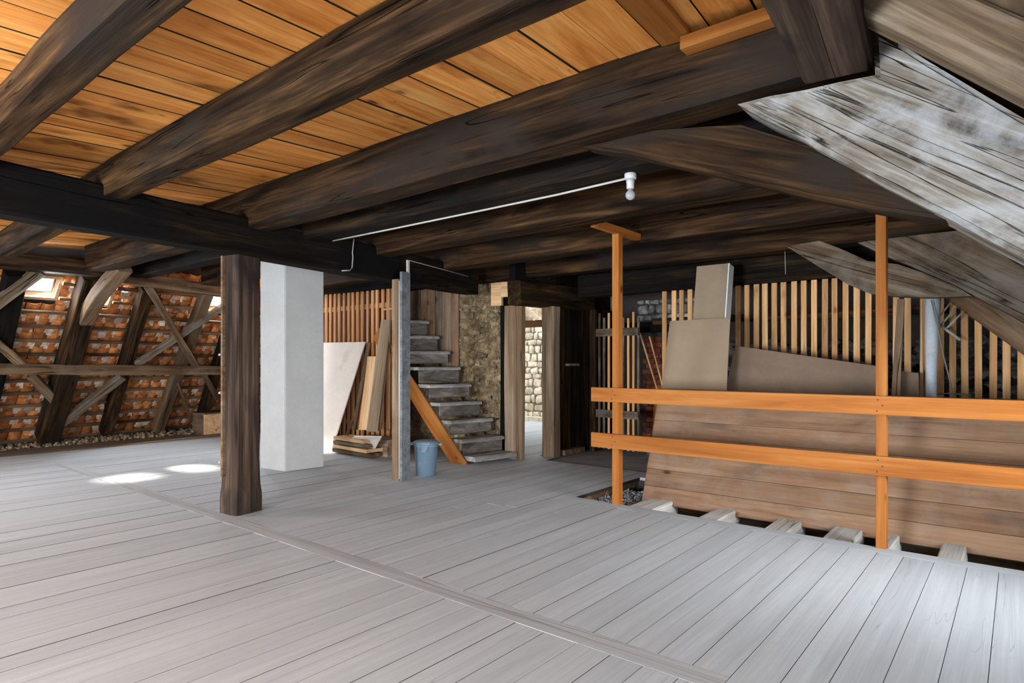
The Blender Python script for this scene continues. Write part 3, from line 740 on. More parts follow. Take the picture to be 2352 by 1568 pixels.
lt('rafter', 'leaning rafter on the tiled slope at the left picture edge', (-50, 1030), (36, 625), 0.22, 0.18, BLACK, -0.03, 'rafter', jit=0.007)
for i in range(1):
    a = rl(-1.75 - i * 0.9, 0, -0.02); b = rl(-1.75 - i * 0.9, 3.4, -0.02)
    tag(timber('rafter', a, b, 0.17, 0.16, DARK, up=NW), ['leaning rafter of the tiled slope just outside the left of the view', 'leaning rafter of the tiled slope two bays left of the view'][i], 'rafter')
# horizontal rail, plate
P = atp(-60, 847, 0.14); Q = atp(560, 851, 0.14)
o = timber('rail_beam', P + (P - Q) * 0.3, Q + (Q - P) * 0.35, 0.20, 0.15, BROWN, jit=0.008, ch=0.012)
tag(o, 'horizontal brown rail crossing the tiled slope at mid height', 'beam')
o = timber('plate', (-9.0, 0.2, 2.36), (-9.28, 2.84, 2.40), 0.19, 0.19, DARK, anchor=(-.5, -.5) if False else (0, -.5), jit=0.008)
tag(o, 'dark top plate above the bright skylight on the left', 'beam')
o = timber('plate', (-9.36, 2.98, 2.35), (-9.95, 6.4, 2.27), 0.17, 0.17, BROWN, anchor=(0, -.5), jit=0.008)
tag(o, 'brown top plate from the principal rafter towards the flared post', 'beam')
lt('brace', 'curved knee brace between the principal rafter and the tie beam', (196, 735), (285, 612), 0.17, 0.16, BROWN, 0.12, 'brace', off2=0.75, jit=0.006, bend=lambda t: (0.05 * math.sin(t * math.pi), 0))
lt('brace', 'thin crossed brace falling to the right over the tiles', (340, 658), (452, 846), 0.10, 0.07, BROWN, 0.14, 'brace', jit=0.005)
lt('brace', 'pale crossed brace rising to the right over the tiles', (312, 836), (530, 692), 0.11, 0.08, TANW, 0.07, 'brace', jit=0.005)
lt('brace', 'tan brace rising towards the skylight at the left edge', (-40, 722), (92, 622), 0.12, 0.10, TANW, 0.12, 'brace', jit=0.005)
lt('brace', 'short brace falling onto the horizontal rail at the left edge', (-35, 762), (48, 836), 0.10, 0.09, BROWN, 0.12, 'brace', jit=0.005)
lt('brace', 'short brace falling from the rail to the principal rafter', (72, 862), (132, 925), 0.12, 0.10, BROWN, 0.10, 'brace', jit=0.005)
lt('brace', 'tan brace rising from the floor to the rail right of the principal rafter', (140, 972), (282, 864), 0.13, 0.10, TANW, 0.08, 'brace', jit=0.005)
lt('brace', 'thin leaning stick below the rail near the far rafter', (408, 878), (440, 968), 0.05, 0.05, BROWN, 0.05, 'brace', jit=0.003)
lt('brace', 'slanting brace below the rail beside the flared post', (470, 862), (500, 915), 0.09, 0.07, BROWN, 0.10, 'brace', jit=0.003)
tag(lumps('dirt_ledge', 2200, (-12.2, 0.2, -0.01), (-11.45, 7.0, 0.04), 0.012, 0.045, RUBBLE), 'dusty strip of mortar crumbs along the foot of the tiled slope', 'debris', kind='stuff')
# low boarded box near the far end
t = thing('low_box', 'low boarded box at the far foot of the tiled slope', 'box', (-11.3, 5.4, 0))
boxes('side_panel', [((0, 0, 0.0), (0.025, 0.8, 0.36))], PINE, t, Matrix.Translation((-11.2, 5.05, 0)) @ Matrix.Rotation(0.12, 4, 'Z'))
boxes('top_board', [((-0.35, -0.02, 0.36), (0.06, 0.8, 0.385))], BROWN, t, Matrix.Translation((-11.2, 5.05, 0)) @ Matrix.Rotation(0.12, 4, 'Z'))
boxes('end_panel', [((-0.35, 0, 0.0), (0.0, 0.025, 0.36))], BROWN, t, Matrix.Translation((-11.2, 5.05, 0)) @ Matrix.Rotation(0.12, 4, 'Z'))

# ------------------------------------------------------------------ left lath partition, boards and sheets leaning there
yL = 5.74
t = thing('lath_partition', 'lath partition of reddish battens behind the white chimney', 'partition', (-7.7, yL, 0))
x = -9.2
while x < -6.86:
    w = R.uniform(0.045, 0.062)
    timber('lath', (x, yL + R.uniform(-0.004, 0.004), 0.0), (x + R.uniform(-0.01, 0.01), yL, 2.37), w, 0.024, REDLATH, t, up=(0, -1, 0), jit=0, ch=0.002)
    x += R.uniform(0.108, 0.122)
for zz in (0.35, 2.08):
    boxes('cross_rail', [((-9.3, yL + 0.014, zz), (-6.84, yL + 0.05, zz + 0.07))], REDLATH, t)
boxes('cross_rail', [((-7.08, yL - 0.03, 2.035), (-6.72, yL - 0.012, 2.06))], PINE, t)
boxes('backing_board', [((-9.3, yL + 0.30, 0.0), (-7.25, yL + 0.33, 2.5))], flat('rust_backing', (0.13, 0.035, 0.012), 0.8), t)
o = timber('head_beam', (-9.3, yL - 0.10, 2.37), (-6.6, yL - 0.10, 2.33), 0.2, 0.12, BLACK, anchor=(-.5, -.5), jit=0.006)
tag(o, 'black head beam over the reddish lath partition', 'beam')

def leaning(name, label, cat, pts_bottom, pts_top, thick, mat, group=None):
    """Flat sheet from its two bottom and two top corners (front face), thickness to the back."""
    a, b = Vector(pts_bottom[0]), Vector(pts_bottom[1]); d, c = Vector(pts_top[0]), Vector(pts_top[1])
    ux = (b - a).normalized(); nrm = ux.cross(d - a).normalized()
    if nrm.y > 0: nrm = -nrm
    bm = bmesh.new()
    M, _ = frame(a, d, -nrm)
    Mi = M.inverted()
    f0 = [bm.verts.new(Mi @ q) for q in (a, b, c, d)]; f1 = [bm.verts.new(Mi @ (q - nrm * thick)) for q in (a, b, c, d)]
    bm.faces.new(f0); bm.faces.new(f1[::-1])
    for i in range(4): bm.faces.new((f0[i], f1[i], f1[(i + 1) % 4], f0[(i + 1) % 4]))
    bmesh.ops.recalc_face_normals(bm, faces=bm.faces[:])
    bmesh.ops.bevel(bm, geom=bm.edges[:], offset=min(0.003, thick * 0.2), segments=1, affect='EDGES')
    o = link(name, mesh_of(bm, name), mat, None, M)
    return tag(o, label, cat, group)
leaning('sheet_panel', 'large pale sheet leaning on the laths right beside the chimney', 'panel', [(-9.0, 5.36, 0.0), (-7.80, 5.36, 0.0)], [(-8.75, 5.68, 1.60), (-7.43, 5.68, 1.59)], 0.018, WHITEB)
G = 'planks leaning on the left laths'
def lean_px(label, b0, b1, t0, t1, mat, yb=5.36, yt=5.68, th=0.028):
    return leaning('plank', label, 'plank', [at(*b0, y=yb), at(*b1, y=yb)], [at(*t0, y=yt), at(*t1, y=yt)], th, mat, G)
LONGP = wood('tan_long_plank', [(0.26, (0.23, 0.165, 0.10)), (0.5, (0.31, 0.235, 0.155)), (0.74, (0.38, 0.30, 0.21))], long=0.6, cross=10, rnd=0.05, crack=0.3)
lean_px('dark narrow plank edge leaning directly right of the pale sheet', (808, 985), (816, 985), (843, 786), (850, 786), BROWN, 5.40, 5.70)
lean_px('amber plank leaning beside the dark plank edge', (819, 986), (838, 986), (843, 840), (852, 840), RAIL, 5.38, 5.66)
lean_px('pale yellow plank leaning in the middle of the board stack', (823, 987), (845, 987), (844, 818), (863, 818), PINE, 5.34, 5.62)
lean_px('long grey-tan plank leaning highest of the board stack', (841, 991), (864, 991), (875, 734), (895, 734), LONGP, 5.28, 5.66)
lean_px('thin weathered batten leaning right of the long grey-tan plank', (866, 988), (871, 988), (890, 760), (894, 760), DRIFT, 5.36, 5.70)
lean_px('reddish batten standing upright at the right of the board stack', (886, 985), (893, 985), (888, 690), (894, 690), REDLATH, 5.55, 5.74)
for k in range(4):
    z0 = 0.02 + k * 0.062
    o = boxes('plank', [((0, 0, 0), (0.85 - 0.05 * k, 0.30, 0.045))], [BROWN, PINE, TANW, PINE][k], None, Matrix.Translation((-7.55 + 0.03 * k, 5.20 - 0.015 * k, z0)) @ Matrix.Rotation([0.02, -0.04, 0.05, -0.03][k], 4, 'Z'))
    tag(o, ['bottom board of the small flat stack under the leaning planks', 'second board from the bottom of the small flat stack', 'third board of the small flat stack, dusty and warped', 'topmost pale board of the small flat stack'][k], 'plank', 'flat stack of short boards')
leaning('board', 'pale grey square board leaning on the front of the flat board stack', 'board', [at(782, 1034, z=0.0), at(853, 1047, z=0.0)], [at(812, 1002, y=5.17), at(876, 1003, y=5.17)], 0.02, WHITEB)
leaning('board', 'thin board on edge slanting at the left end of the flat board stack', 'board', [at(778, 1035, z=0.0), at(784, 1036, z=0.0)], [at(806, 966, y=5.25), at(811, 968, y=5.25)], 0.018, BROWN)
# short stub of wall under the boards
o = boxes('low_plinth', [((-7.25, 5.42, 0.0), (-6.62, 5.70, 0.24))], DRIFT); tag(o, 'low wooden block on the floor right of the flat board stack', 'block')

# ------------------------------------------------------------------ bucket
bp0 = at(972, 1094, z=0.0) + Vector((-0.05, 0.09, 0))
t = thing('bucket', 'blue-grey plastic bucket with a lid standing by the second post', 'bucket', bp0)
lathe('body', [(0.105, 0.0), (0.112, 0.004), (0.135, 0.33), (0.140, 0.335), (0.140, 0.352), (0.136, 0.354), (0.131, 0.354), (0.108, 0.02), (0.02, 0.016)], BUCKET, t, bp0, 32)
lathe('rim', [(0.141, 0.352), (0.150, 0.356), (0.150, 0.378), (0.142, 0.384), (0.136, 0.380), (0.136, 0.352)], BUCKET, t, bp0, 32)
lathe('lid', [(0.137, 0.374), (0.138, 0.384), (0.120, 0.396), (0.03, 0.400)], BUCKET, t, bp0, 32)
hp = [bp0 + Vector((0.152 * math.cos(a), 0.152 * math.sin(a), 0.365 + 0.0)) for a in (0.9,)]
for a0 in (0.66, 0.66 + math.pi):
    M = Matrix.Translation(bp0) @ Matrix.Rotation(a0, 4, 'Z')
    boxes('lug', [((0.146, -0.03, 0.345), (0.185, 0.03, 0.372))], BUCKET, t, M)
pts = [bp0 + Matrix.Rotation(0.66, 3, 'Z') @ Vector((0.172 * math.cos(a), -0.172 * math.sin(a) * 0.9, 0.36 + 0.02 * math.sin(a))) for a in [i * math.pi / 12 for i in range(13)]]
tube('handle', pts, 0.005, BUCKET, t, 6)
M = Matrix.Translation(bp0) @ Matrix.Rotation(-0.75, 4, 'Z')
bm = bmesh.new()
g = [[bm.verts.new((0.153 + 0.012 * math.sin(j * 1.3 + i) * (1 - i / 4), -0.05 + j * 0.022 * (1 - 0.10 * i), 0.392 - i * 0.028)) for j in range(5)] for i in range(5)]
for i in range(4):
    for j in range(4): bm.faces.new((g[i][j], g[i][j + 1], g[i + 1][j + 1], g[i + 1][j]))
bmesh.ops.solidify(bm, geom=bm.faces[:], thickness=0.004)
link('cloth_flap', mesh_of(bm, 'cloth_flap'), LINER, t, M)

# ------------------------------------------------------------------ stairs
t = thing('stairs', 'steep old wooden stairs rising along the stone wall', 'stairs', (-5.3, 6.0, 0))
NX = [-5.18, -5.40, -5.60, -5.81, -6.01, -6.21, -6.43, -6.65, -6.87]
NZ = [0.10, 0.30, 0.53, 0.755, 0.99, 1.225, 1.45, 1.675, 1.91]
for k, (nx, nz) in enumerate(zip(NX, NZ)):
    yl, yr = (5.72 if k < 7 else 5.90), 6.40
    xl, xr = nx - 0.09, nx + 0.03           # noses run slightly askew
    back = 0.27
    th = 0.045 if k else 0.06
    bm = bmesh.new()
    n = 7; rows_ = []
    for i in range(n + 1):
        a = i / n; xn = xl + (xr - xl) * a + 0.010 * noise.noise(Vector((i * 0.9, k * 3.3, 0)))
        wz = 0.007 * noise.noise(Vector((i * 0.7, k * 2.1, 5)))
        yy = yl + (yr - yl) * a
        rows_.append([bm.verts.new(q) for q in ((yy, -(xn - back), nz + wz), (yy, -xn + 0.02, nz + wz), (yy, -xn, nz - 0.018 + wz), (yy, -xn + 0.004, nz - th), (yy, -(xn - back), nz - th))])
    for A, B in zip(rows_, rows_[1:]):
        for j in range(5): bm.faces.new((A[j], A[(j + 1) % 5], B[(j + 1) % 5], B[j]))
    bm.faces.new(rows_[0]); bm.faces.new(rows_[-1][::-1])
    Mz = Matrix(((0, -1, 0, 0), (1, 0, 0, 0), (0, 0, 1, 0), (0, 0, 0, 1)))
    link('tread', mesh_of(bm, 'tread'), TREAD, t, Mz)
    if k < 99:
        z0 = 0.0 if k == 0 else NZ[k - 1]
        xo = -0.035
        Pm = Vector((xl + xo, yl + 0.02, (z0 + nz) / 2 - 0.01)); Qm = Vector((xr + xo, yr - 0.02, (z0 + nz) / 2 - 0.01 + 0.008 * (-1) ** k))
        gap = 0.03 if k in (2, 3, 4, 6) else 0.0
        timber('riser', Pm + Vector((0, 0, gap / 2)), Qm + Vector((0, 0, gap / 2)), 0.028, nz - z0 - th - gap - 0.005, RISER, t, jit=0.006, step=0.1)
# near stringer of newer wood
Pq = Vector((-5.40, 5.69, -0.02)); Qq = Vector((-6.55, 5.69, 1.17))
timber('stringer', Pq, Qq + (Qq - Pq) * 0.5, 0.035, 0.22, RAIL, t, anchor=(0, .35), jit=0.003, cutP=(0, 1.03))
timber('stringer', Pq + Vector((-0.1, 0.70, 0.05)), Qq + (Qq - Pq) * 0.5 + Vector((-0.1, 0.70, 0.05)), 0.035, 0.22, BROWN, t, anchor=(0, .35), jit=0.003, cutP=(0, 1.03))
for k in range(5):
    pass

# ------------------------------------------------------------------ back walls: stone wall by the stairs, boarding, doorway
def stone_wall(wallobj, x0, x1, z0, z1, yface, mat, hmin, hmax, wmin, wmax, proud, axis='y', nm='stone', rough=0.02, maxn=260, tilt=0.0):
    """Coursed rubble: every stone its own little block sitting proud of the mortar face."""
    z = z0; n = 0
    while z < z1 - 0.03:
        h = min(R.uniform(hmin, hmax), z1 - z); x = x0 - R.uniform(0, wmin)
        while x < x1:
            w = R.uniform(wmin, wmax); a, b = max(x, x0), min(x + w, x1)
            if b - a > 0.04 and n < maxn:
                bm = bmesh.new(); g = R.uniform(0.004, 0.012)
                hw, hh = (b - a) / 2 - g, h / 2 - g; pr = proud * R.uniform(0.5, 1.4); cc = min(hw, hh) * R.uniform(0.25, 0.5)
                ring0 = [(-hw, -hh + cc), (-hw + cc, -hh), (hw - cc, -hh), (hw, -hh + cc), (hw, hh - cc), (hw - cc, hh), (-hw + cc, hh), (-hw, hh - cc)]
                ring0 = [(p + R.uniform(-rough, rough) * 0.6, q + R.uniform(-rough, rough) * 0.6) for p, q in ring0]
                A = [bm.verts.new((p, 0.03, q)) for p, q in ring0]
                B = [bm.verts.new((p * 0.97, -pr * 0.55, q * 0.95)) for p, q in ring0]
                Cc = [bm.verts.new((p * 0.72, -pr + R.uniform(-0.3, 0.3) * pr, q * 0.66)) for p, q in ring0]
                for X_, Y_ in ((A, B), (B, Cc)):
                    for k in range(8): bm.faces.new((X_[k], X_[(k + 1) % 8], Y_[(k + 1) % 8], Y_[k]))
                bm.faces.new(Cc)
                if axis == 'y': M = Matrix.Translation(((a + b) / 2, yface, z + h / 2 + R.uniform(-1, 1) * tilt * 0.06)) @ Matrix.Rotation(R.uniform(-tilt, tilt), 4, 'Y')
                else: M = Matrix.Translation((yface, (a + b) / 2, z + h / 2)) @ Matrix.Rotation(math.pi / 2, 4, 'Z')
                me = mesh_of(bm, nm)
                for p in me.polygons: p.use_smooth = True
                link(nm, me, mat, wallobj, M); n += 1
            x += w
        z += h
wb = boxes('wall_back', [((-9.6, 6.56, 0), (-5.42, 6.80, 3.7)), ((-9.6, 9.0, -0.2), (-9.6, 9.0, -0.2))][:1], MORTAR)
tag(wb, kind='structure')
stone_wall(wb, -6.55, -5.42, 0.0, 2.5, 6.56, STONE, 0.07, 0.15, 0.07, 0.24, 0.020, rough=0.035, tilt=0.25)
tag(lumps('mortar_crumbs', 420, (-6.55, 6.545, 0.0), (-5.42, 6.56, 2.48), 0.012, 0.05, MORTAR, wb, flatten=1.0), kind='stuff')
# grey boards covering the wall above the stairs
x = -7.75
k = 0
while x < -6.42:
    w = R.uniform(0.13, 0.19)
    boxes('wall_board', [((0, 0, 1.2 + 0.0), (w - 0.006, 0.025, 2.46))], [TANW, DRIFT, JOIST][k % 3], wb, Matrix.Translation((x, 6.50, 0)) ) if False else \
        timber('wall_board', (x + w / 2, 6.515, 1.20), (x + w / 2, 6.515, 2.46), w - 0.006, 0.024, [TANW, DRIFT, PANEL][k % 3], wb, up=(0, -1, 0), jit=0, ch=0.003)
    x += w; k += 1
# pale wooden packing piece at the purlin end
t = thing('packing_board', 'pale L-shaped wooden packing board at the top of the stone wall', 'board', (-5.75, 6.40, 2.1))
p0 = at(1130, 651, y=6.38); p1 = at(1170, 700, y=6.38)
boxes('board', [((p0.x, 6.36, p1.z), (p0.x + (p1.x - p0.x) * 0.6, 6.40, p0.z))], PINE, t)
boxes('board', [((p0.x + (p1.x - p0.x) * 0.6, 6.36, p1.z + 0.11), (p1.x, 6.40, p0.z))], PINE, t)

# doorway: posts, header, boarded wall facing the room
t = thing('door_frame', 'rough timber doorway beside the stairs leading to a bright room', 'doorway', (-5.05, 6.7, 0))
timber('door_post', (-5.25, 6.465, -0.03), (-5.25, 6.465, 2.05), 0.30, 0.09, DRIFT, t, up=(0, -1, 0), jit=0.008, ch=0.012)
timber('door_post', (-4.985, 6.935, -0.03), (-4.985, 6.935, 2.05), 0.205, 0.17, DRIFT, t, up=(0, -1, 0), jit=0.010, ch=0.014)
timber('header', (-5.05, 6.22, 2.03), (-5.05, 8.0, 2.06), 0.22, 0.32, DARK, t, anchor=(0, -.5), jit=0.010, ch=0.014)
timber('inner_lintel', (-5.9, 7.35, 1.86), (-5.1, 7.35, 1.86), 0.12, 0.10, PINE, t, jit=0.004)
timber('side_post', (-5.45, 6.52, 0), (-5.45, 6.52, 2.3), 0.12, 0.1, BLACK, t, up=(0, -1, 0), jit=0.006)
t2 = boxes('wall_side', [((-5.10, 7.02, -0.03), (-5.02, 8.8, 3.6)), ((-5.12, 6.2, 2.34), (-5.02, 7.02, 3.6))], BLACK); t2.name = 'wall_inner'; ORIG['wall_inner'] = Matrix.Identity(4)
tag(t2, kind='structure')
y = 7.03; k = 0
while y < 8.6:
    w = R.uniform(0.11, 0.17)
    timber('wall_board', (-4.995 + R.uniform(-0.01, 0.015), y + w / 2, 0.0), (-4.995, y + w / 2, 2.1), w - 0.008, 0.03, [BLACK, DARK, DARK, BLACK][k % 4], t2, up=(1, 0, 0), jit=0.003, ch=0.003)
    y += w; k += 1
boxes('ledge', [((-4.97, 7.25, 1.24), (-4.90, 7.52, 1.27))], DRIFT, t2)
boxes('sill', [((-4.97, 7.1, 0.0), (-4.86, 7.6, 0.07))], BROWN, t2)
# bright room behind
wi = boxes('wall_far', [((-10.2, 10.95, -0.03), (-4.9, 11.2, 3.9)), ((-10.3, 6.8, -0.03), (-10.15, 8.4, 2.8)), ((-10.3, 10.0, -0.03), (-10.15, 11.1, 2.8)), ((-10.3, 8.4, -0.03), (-10.15, 10.0, 0.9)), ((-10.3, 8.4, 2.1), (-10.15, 10.0, 2.8)),
                        ((-5.02, 8.6, -0.03), (-4.9, 11.1, 2.8)), ((-10.3, 6.5, -0.03), (-10.15, 6.9, 2.8))], PALEMO)
tag(wi, kind='structure')
stone_wall(wi, -9.1, -7.6, 0.0, 2.2, 10.95, PALEST, 0.10, 0.22, 0.10, 0.30, 0.03, rough=0.03, tilt=0.12)
boxes('skirting_ledge', [((-9.6, 10.70, 0.0), (-7.2, 10.95, 0.09))], PALEST, wi)

# ------------------------------------------------------------------ lath gate, brick and odd timber in the dark corner
t = thing('lath_gate', 'dark lath gate behind the left railing post', 'gate', (-4.5, 7.72, 0))
timber('gate_post', (-4.80, 7.74, 0), (-4.80, 7.74, 2.05), 0.10, 0.08, DARK, t, up=(0, -1, 0), jit=0.004)
x = -4.70
while x < -4.05:
    timber('lath', (x, 7.74, 0.05), (x, 7.74, R.uniform(1.88, 2.0)), 0.034, 0.022, LATH if R.random() < 0.6 else TANW, t, up=(0, -1, 0), jit=0.002, ch=0.002)
    x += 0.078
for zz in (0.50, 1.66):
    boxes('cross_batten', [((-4.74, 7.70, zz), (-4.06, 7.727, zz + 0.11))], TANW, t)
wg = boxes('wall_gable', [((-5.0, 8.75, -0.2), (2.6, 9.1, 3.9))], SHELLM); tag(wg, kind='structure')
bw = thing('brick_pier', 'dark red brick pier in the gloomy corner behind the railing', 'pier', (-4.0, 8.5, 0))
boxes('mortar_core', [((-4.35, 8.46, 0), (-3.50, 8.74, 1.75))], SOIL, bw)
for r_i in range(21):
    xx = -4.37 + (0.06 if r_i % 2 else 0)
    while xx < -3.55:
        lw = 0.20 if R.random() < 0.8 else 0.10
        bm = bmesh.new(); box_into(bm, (0, 0, 0), (lw - 0.012, 0.06, 0.066), None, 0.003)
        link('brick', mesh_of(bm, 'brick'), BRICK, bw, Matrix.Translation((xx, 8.425 + R.uniform(-0.01, 0.008), 0.01 + r_i * 0.079)))
        xx += lw
stn = lumps('rubble_face', 700, (-3.4, 8.62, 0.2), (1.2, 8.78, 1.55), 0.05, 0.15, GREYST, wg, flatten=0.6); tag(stn, kind='stuff')
stone_wall(wg, -4.6, -3.6, 1.92, 2.25, 8.70, GREYST, 0.08, 0.16, 0.1, 0.25, 0.03)
o = timber('lintel', (-4.7, 8.3, 1.80), (-3.4, 8.3, 1.80), 0.15, 0.14, BLACK, jit=0.004); tag(o, 'black lintel in the dark corner above the brick pier', 'beam')
leaning('board', 'amber board leaning low against the brick pier', 'board', [(-4.15, 8.25, 0), (-3.75, 8.25, 0)], [(-4.15, 8.40, 0.95), (-3.78, 8.40, 0.95)], 0.02, RAIL)
o = boxes('blue_tarp', [((-4.05, 7.95, -0.02), (-3.62, 8.2, 0.22))], BLUET, None, jit=0.03); tag(o, 'folded dark blue tarpaulin on the floor of the dark corner', 'tarpaulin')
for i in range(2):
    a = at(1470 + 22 * i, 765 + 8 * i, y=7.9); b = at(1513 + 14 * i, 905, y=7.7)
    o = timber('thin_batten', a, b + (b - a) * 1.6, 0.022, 0.022, LATH, jit=0.0)
    tag(o, ['thin slanting stick in the dark corner, the left one of two', 'thin slanting stick in the dark corner, beside the leaning sheet'][i], 'stick', 'slanting sticks')
flo2 = boxes('floor_dark', [((-5.0, 6.64, -0.035), (-3.34, 8.7, -0.012))], flat('dusty_ground', (0.27, 0.265, 0.26), 0.9, 0.2, 4, 0.3), floor)

# ------------------------------------------------------------------ right lath partition
yR = 7.0
t = thing('lath_partition', 'long lath partition of pine slats behind the railing on the right', 'partition', (-1.5, yR, 0))
xs = [at(p, 700, y=yR).x + 0.03 for p in (1522, 1543, 1560, 1580)] + [-2.60] + [-2.447 + 0.0985 * i for i in range(14)] + [-1.06, -0.93, -0.83, -0.70] + [-0.578 + 0.0975 * i for i in range(12)]
xlow = at(2170, 690, y=6.98)
for x in xs:
    top = 2.15
    zl = xlow.z - 0.93 * (x - xlow.x) + 0.12
    top = min(top, zl)
    if top < 0.2: continue
    timber('lath', (x, yR + R.uniform(-0.003, 0.003), -0.05), (x + R.uniform(-0.008, 0.008), yR, top), R.uniform(0.052, 0.060), 0.024, LATH, t, up=(0, -1, 0), jit=0, ch=0.0025)
for zz in (0.3, 1.75):
    boxes('cross_rail', [((-3.5, yR + 0.013, zz), (0.55 if zz > 1 else 1.2, yR + 0.06, zz + 0.08))], DARK, t)

# ------------------------------------------------------------------ leaning panel and sheets behind the railing
PB, PT = Vector((0, 5.455, -0.06)), Vector((0, 5.90, 1.02))      # foot and head of the boarded panel (y, z)
t = thing('boarded_panel', 'large leaning tan panel of horizontal boards behind the railing', 'panel', (-1.2, 5.5, -0.05))
nb = 7; dirn = (PT - PB); Lp = dirn.length
for k in range(nb):
    a = PB + dirn * (k / nb); b = PB + dirn * ((k + 1) / nb) - dirn.normalized() * 0.0025
    zl = 0.012 * 0
    mid = (a + b) / 2
    xl = -2.835 - 0.03 * (k / nb)
    for (xa, xb) in (((xl, 0.85),)):
        timber('panel_board', (xa, mid.y, mid.z), (xb, mid.y, mid.z), 0.022, (b - a).length, PANEL, t, up=dirn.normalized(), jit=0, ch=0.0022)
for xq in (-2.3, -0.9, 0.4):
    timber('back_batten', Vector((xq, 0, 0)) + PB + Vector((0, 0.028, 0.04)), Vector((xq, 0, 0)) + PT + Vector((0, 0.028, -0.02)), 0.09, 0.024, BROWN, t, up=(0, -1, 0.4), jit=0, ch=0.002)
leaning('sheet_panel', 'beige hardboard sheet leaning left of the tall white-edged board', 'panel', [(-2.80, 5.52, -0.05), (-2.09, 5.52, -0.05)], [(-2.905, 6.22, 1.735), (-2.255, 6.22, 1.745)], 0.012, SHEET)
leaning('sheet_panel', 'brown hardboard sheet with a sloping top edge right of the white-edged board', 'panel', [(-2.35, 5.72, 0.0), (-0.75, 5.72, 0.0)], [(-2.275, 6.42, 1.465), (-0.93, 6.42, 1.25)], 0.012, BSHEET)
nbx0, nbx1 = at(1601, 612, y=6.55), at(1673, 607, y=6.55)
t = thing('tall_board', 'tall narrow beige board with a white edge reaching to the beam', 'board', (-2.5, 6.4, 0))
Mq, Lq = frame((nbx0.x, 6.12, 0.0), (nbx0.x, 6.55, nbx0.z), (0, -1, 0.2))
boxes('front_face', [((0, -(nbx1.x - nbx0.x), -0.006), (Lq, 0, 0.006))], SHEET, t, Mq)
boxes('white_edge', [((0, -(nbx1.x - nbx0.x) - 0.014, -0.13), (Lq, -(nbx1.x - nbx0.x) - 0.002, 0.006))], GYPS, t, Mq)
leaning('board', 'pale grey-brown batten leaning just right of the right railing post', 'board', [at(2040, 1010, y=6.1), at(2062, 1010, y=6.1)], [at(2061, 686, y=6.6), at(2077, 686, y=6.6)], 0.03, DRIFT)
leaning('board', 'short taupe offcut with a chipped top beside the grey pipe', 'board', [at(2062, 1000, y=6.3), at(2112, 1000, y=6.3)], [at(2070, 852, y=6.55), at(2110, 856, y=6.55)], 0.015, BSHEET)
leaning('board', 'slim orange batten standing against the left side of the grey pipe', 'board', [at(2110, 990, y=6.6), at(2121, 990, y=6.6)], [at(2115, 688, y=6.8), at(2119, 688, y=6.8)], 0.03, PINE)
o = tube('pipe', [at(2137, 1000, y=6.65), at(2139, 860, y=6.68), at(2143, 683, y=6.72)], [0.042, 0.044, 0.062], PIPEM, None, 20)
tag(o, 'pale grey vertical pipe behind the railing on the right', 'pipe')
o = tube('wire', [at(2139, 688, y=6.6), at(2152, 745, y=6.6), at(2168, 820, y=6.65), at(2192, 915, y=6.7), at(2197, 960, y=6.7)], 0.006, WIRE)
tag(o, 'dark wire hanging in front of the grey pipe', 'wire')
t = thing('wall_rack', 'small white rung rack hung on the reddish rafter by the pipe', 'rack', at(2180, 735, y=6.85))
for a, b in (((2182, 696), (2155, 731)), ((2197, 706), (2162, 745)), ((2214, 714), (2174, 754))):
    tube('rung', [at(*a, y=6.86), at(*b, y=6.80)], 0.008, CABLE, t)
tube('rail', [at(2153, 742, y=6.79), at(2206, 781, y=6.79)], 0.013, CABLE, t)
o = tube('wire', [at(2140, 906, y=6.88), at(2180, 903, y=6.88), at(2228, 907, y=6.88)], 0.006, WIRE); tag(o, 'thin wire stretched across the laths right of the pipe', 'wire')
o = tube('string', [Vector((at(1803, 600, y=6.5).x, 6.5, 2.405)), at(1804, 630, y=6.5)], 0.003, CABLE); tag(o, 'short string dangling from the rear tie beam', 'string')

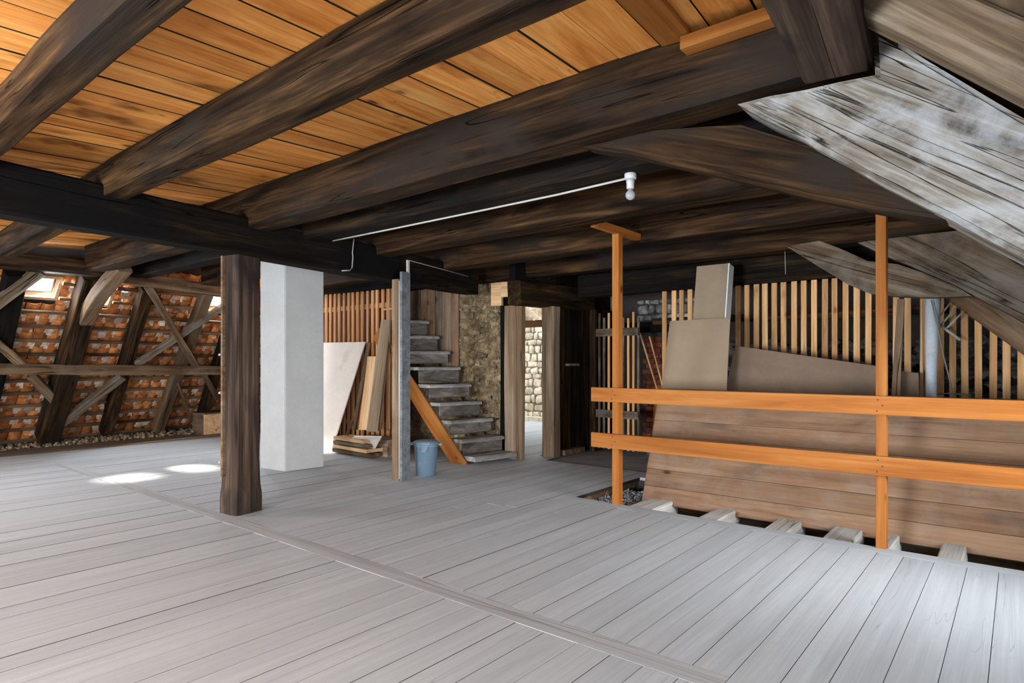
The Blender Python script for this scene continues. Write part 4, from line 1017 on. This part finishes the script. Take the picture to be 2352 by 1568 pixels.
# ------------------------------------------------------------------ railing
t = thing('railing', 'new orange wooden railing of two boards along the floor opening', 'railing', (-1.4, 4.98, 0))
p1 = at(1403, 1158, z=0); p2 = at(2011, 1257, z=0)
timber('post', (p1.x + 0.034, 5.0, -0.12), (p1.x + 0.034, 5.0, 2.46), 0.066, 0.08, RAIL, t, up=(0, -1, 0), jit=0, ch=0.003)
timber('post', (p2.x + 0.033, 5.0, -0.12), (p2.x + 0.033, 5.0, 2.44), 0.064, 0.08, RAIL, t, up=(0, -1, 0), jit=0, ch=0.003)
for z0, z1 in ((0.931, 1.061), (0.510, 0.644)):
    timber('rail', (-3.085, 4.945, z0), (1.2, 4.945, z0), 0.030, z1 - z0, RAIL, t, anchor=(0, -.5), jit=0, ch=0.003)
ha, hb = at(1357, 522, z=2.462), at(1481, 567, z=2.462)
timber('head_piece', (-2.84, ha.y, 2.462), (-2.84, min(hb.y, 5.37), 2.462), 0.075, 0.06, RAIL, t, anchor=(0, -.5), jit=0, ch=0.003)
bm = bmesh.new()
for pxx in (p1.x + 0.034, p2.x + 0.033):
    for z0, z1 in ((0.931, 1.061), (0.510, 0.644)):
        for dx, fz in ((-0.018, 0.2), (0.015, 0.5), (-0.012, 0.8)):
            c = Vector((pxx + dx, 4.929, z0 + (z1 - z0) * fz)); box_into(bm, c - Vector((0.004, 0.002, 0.004)), c + Vector((0.004, 0.002, 0.004)))
nl = link('nail_heads', mesh_of(bm, 'nail_heads'), IRON, t)

# ------------------------------------------------------------------ rest of the shell behind the camera
Z0, Z1 = 0.42, 1.58
we = boxes('wall_front', [((-13.3, -4.25, -0.1), (-9.65, -4.05, 2.9)), ((-9.65, -4.25, -0.1), (2.6, -4.05, Z0)), ((-9.65, -4.25, Z1), (2.6, -4.05, 3.4)),
                          ((-8.35, -4.25, Z0), (-6.75, -4.05, Z1)), ((-5.25, -4.25, Z0), (-2.95, -4.05, Z1)), ((-1.45, -4.25, Z0), (2.6, -4.05, Z1))], PLASTER)
tag(we, kind='structure')
for i, (xa, xb) in enumerate(((-9.65, -8.35), (-6.75, -5.25), (-2.95, -1.45))):  # unseen windows added for the fill lamps, set low to brighten the ceiling
    wob = boxes('window_%d' % (8 + i), [((xa, -4.2, Z0), (xb, -4.1, Z0 + 0.06)), ((xa, -4.2, Z1 - 0.06), (xb, -4.1, Z1)), ((xa, -4.2, Z0), (xa + 0.06, -4.1, Z1)), ((xb - 0.06, -4.2, Z0), (xb, -4.1, Z1)), (((xa + xb) / 2 - 0.03, -4.2, Z0), ((xa + xb) / 2 + 0.03, -4.1, Z1))], PINE)
    tag(wob, kind='structure')
wf = boxes('wall_rear', [((-13.3, 6.95, -0.1), (-9.6, 7.1, 3.9))], SHELLM); tag(wf, kind='structure')
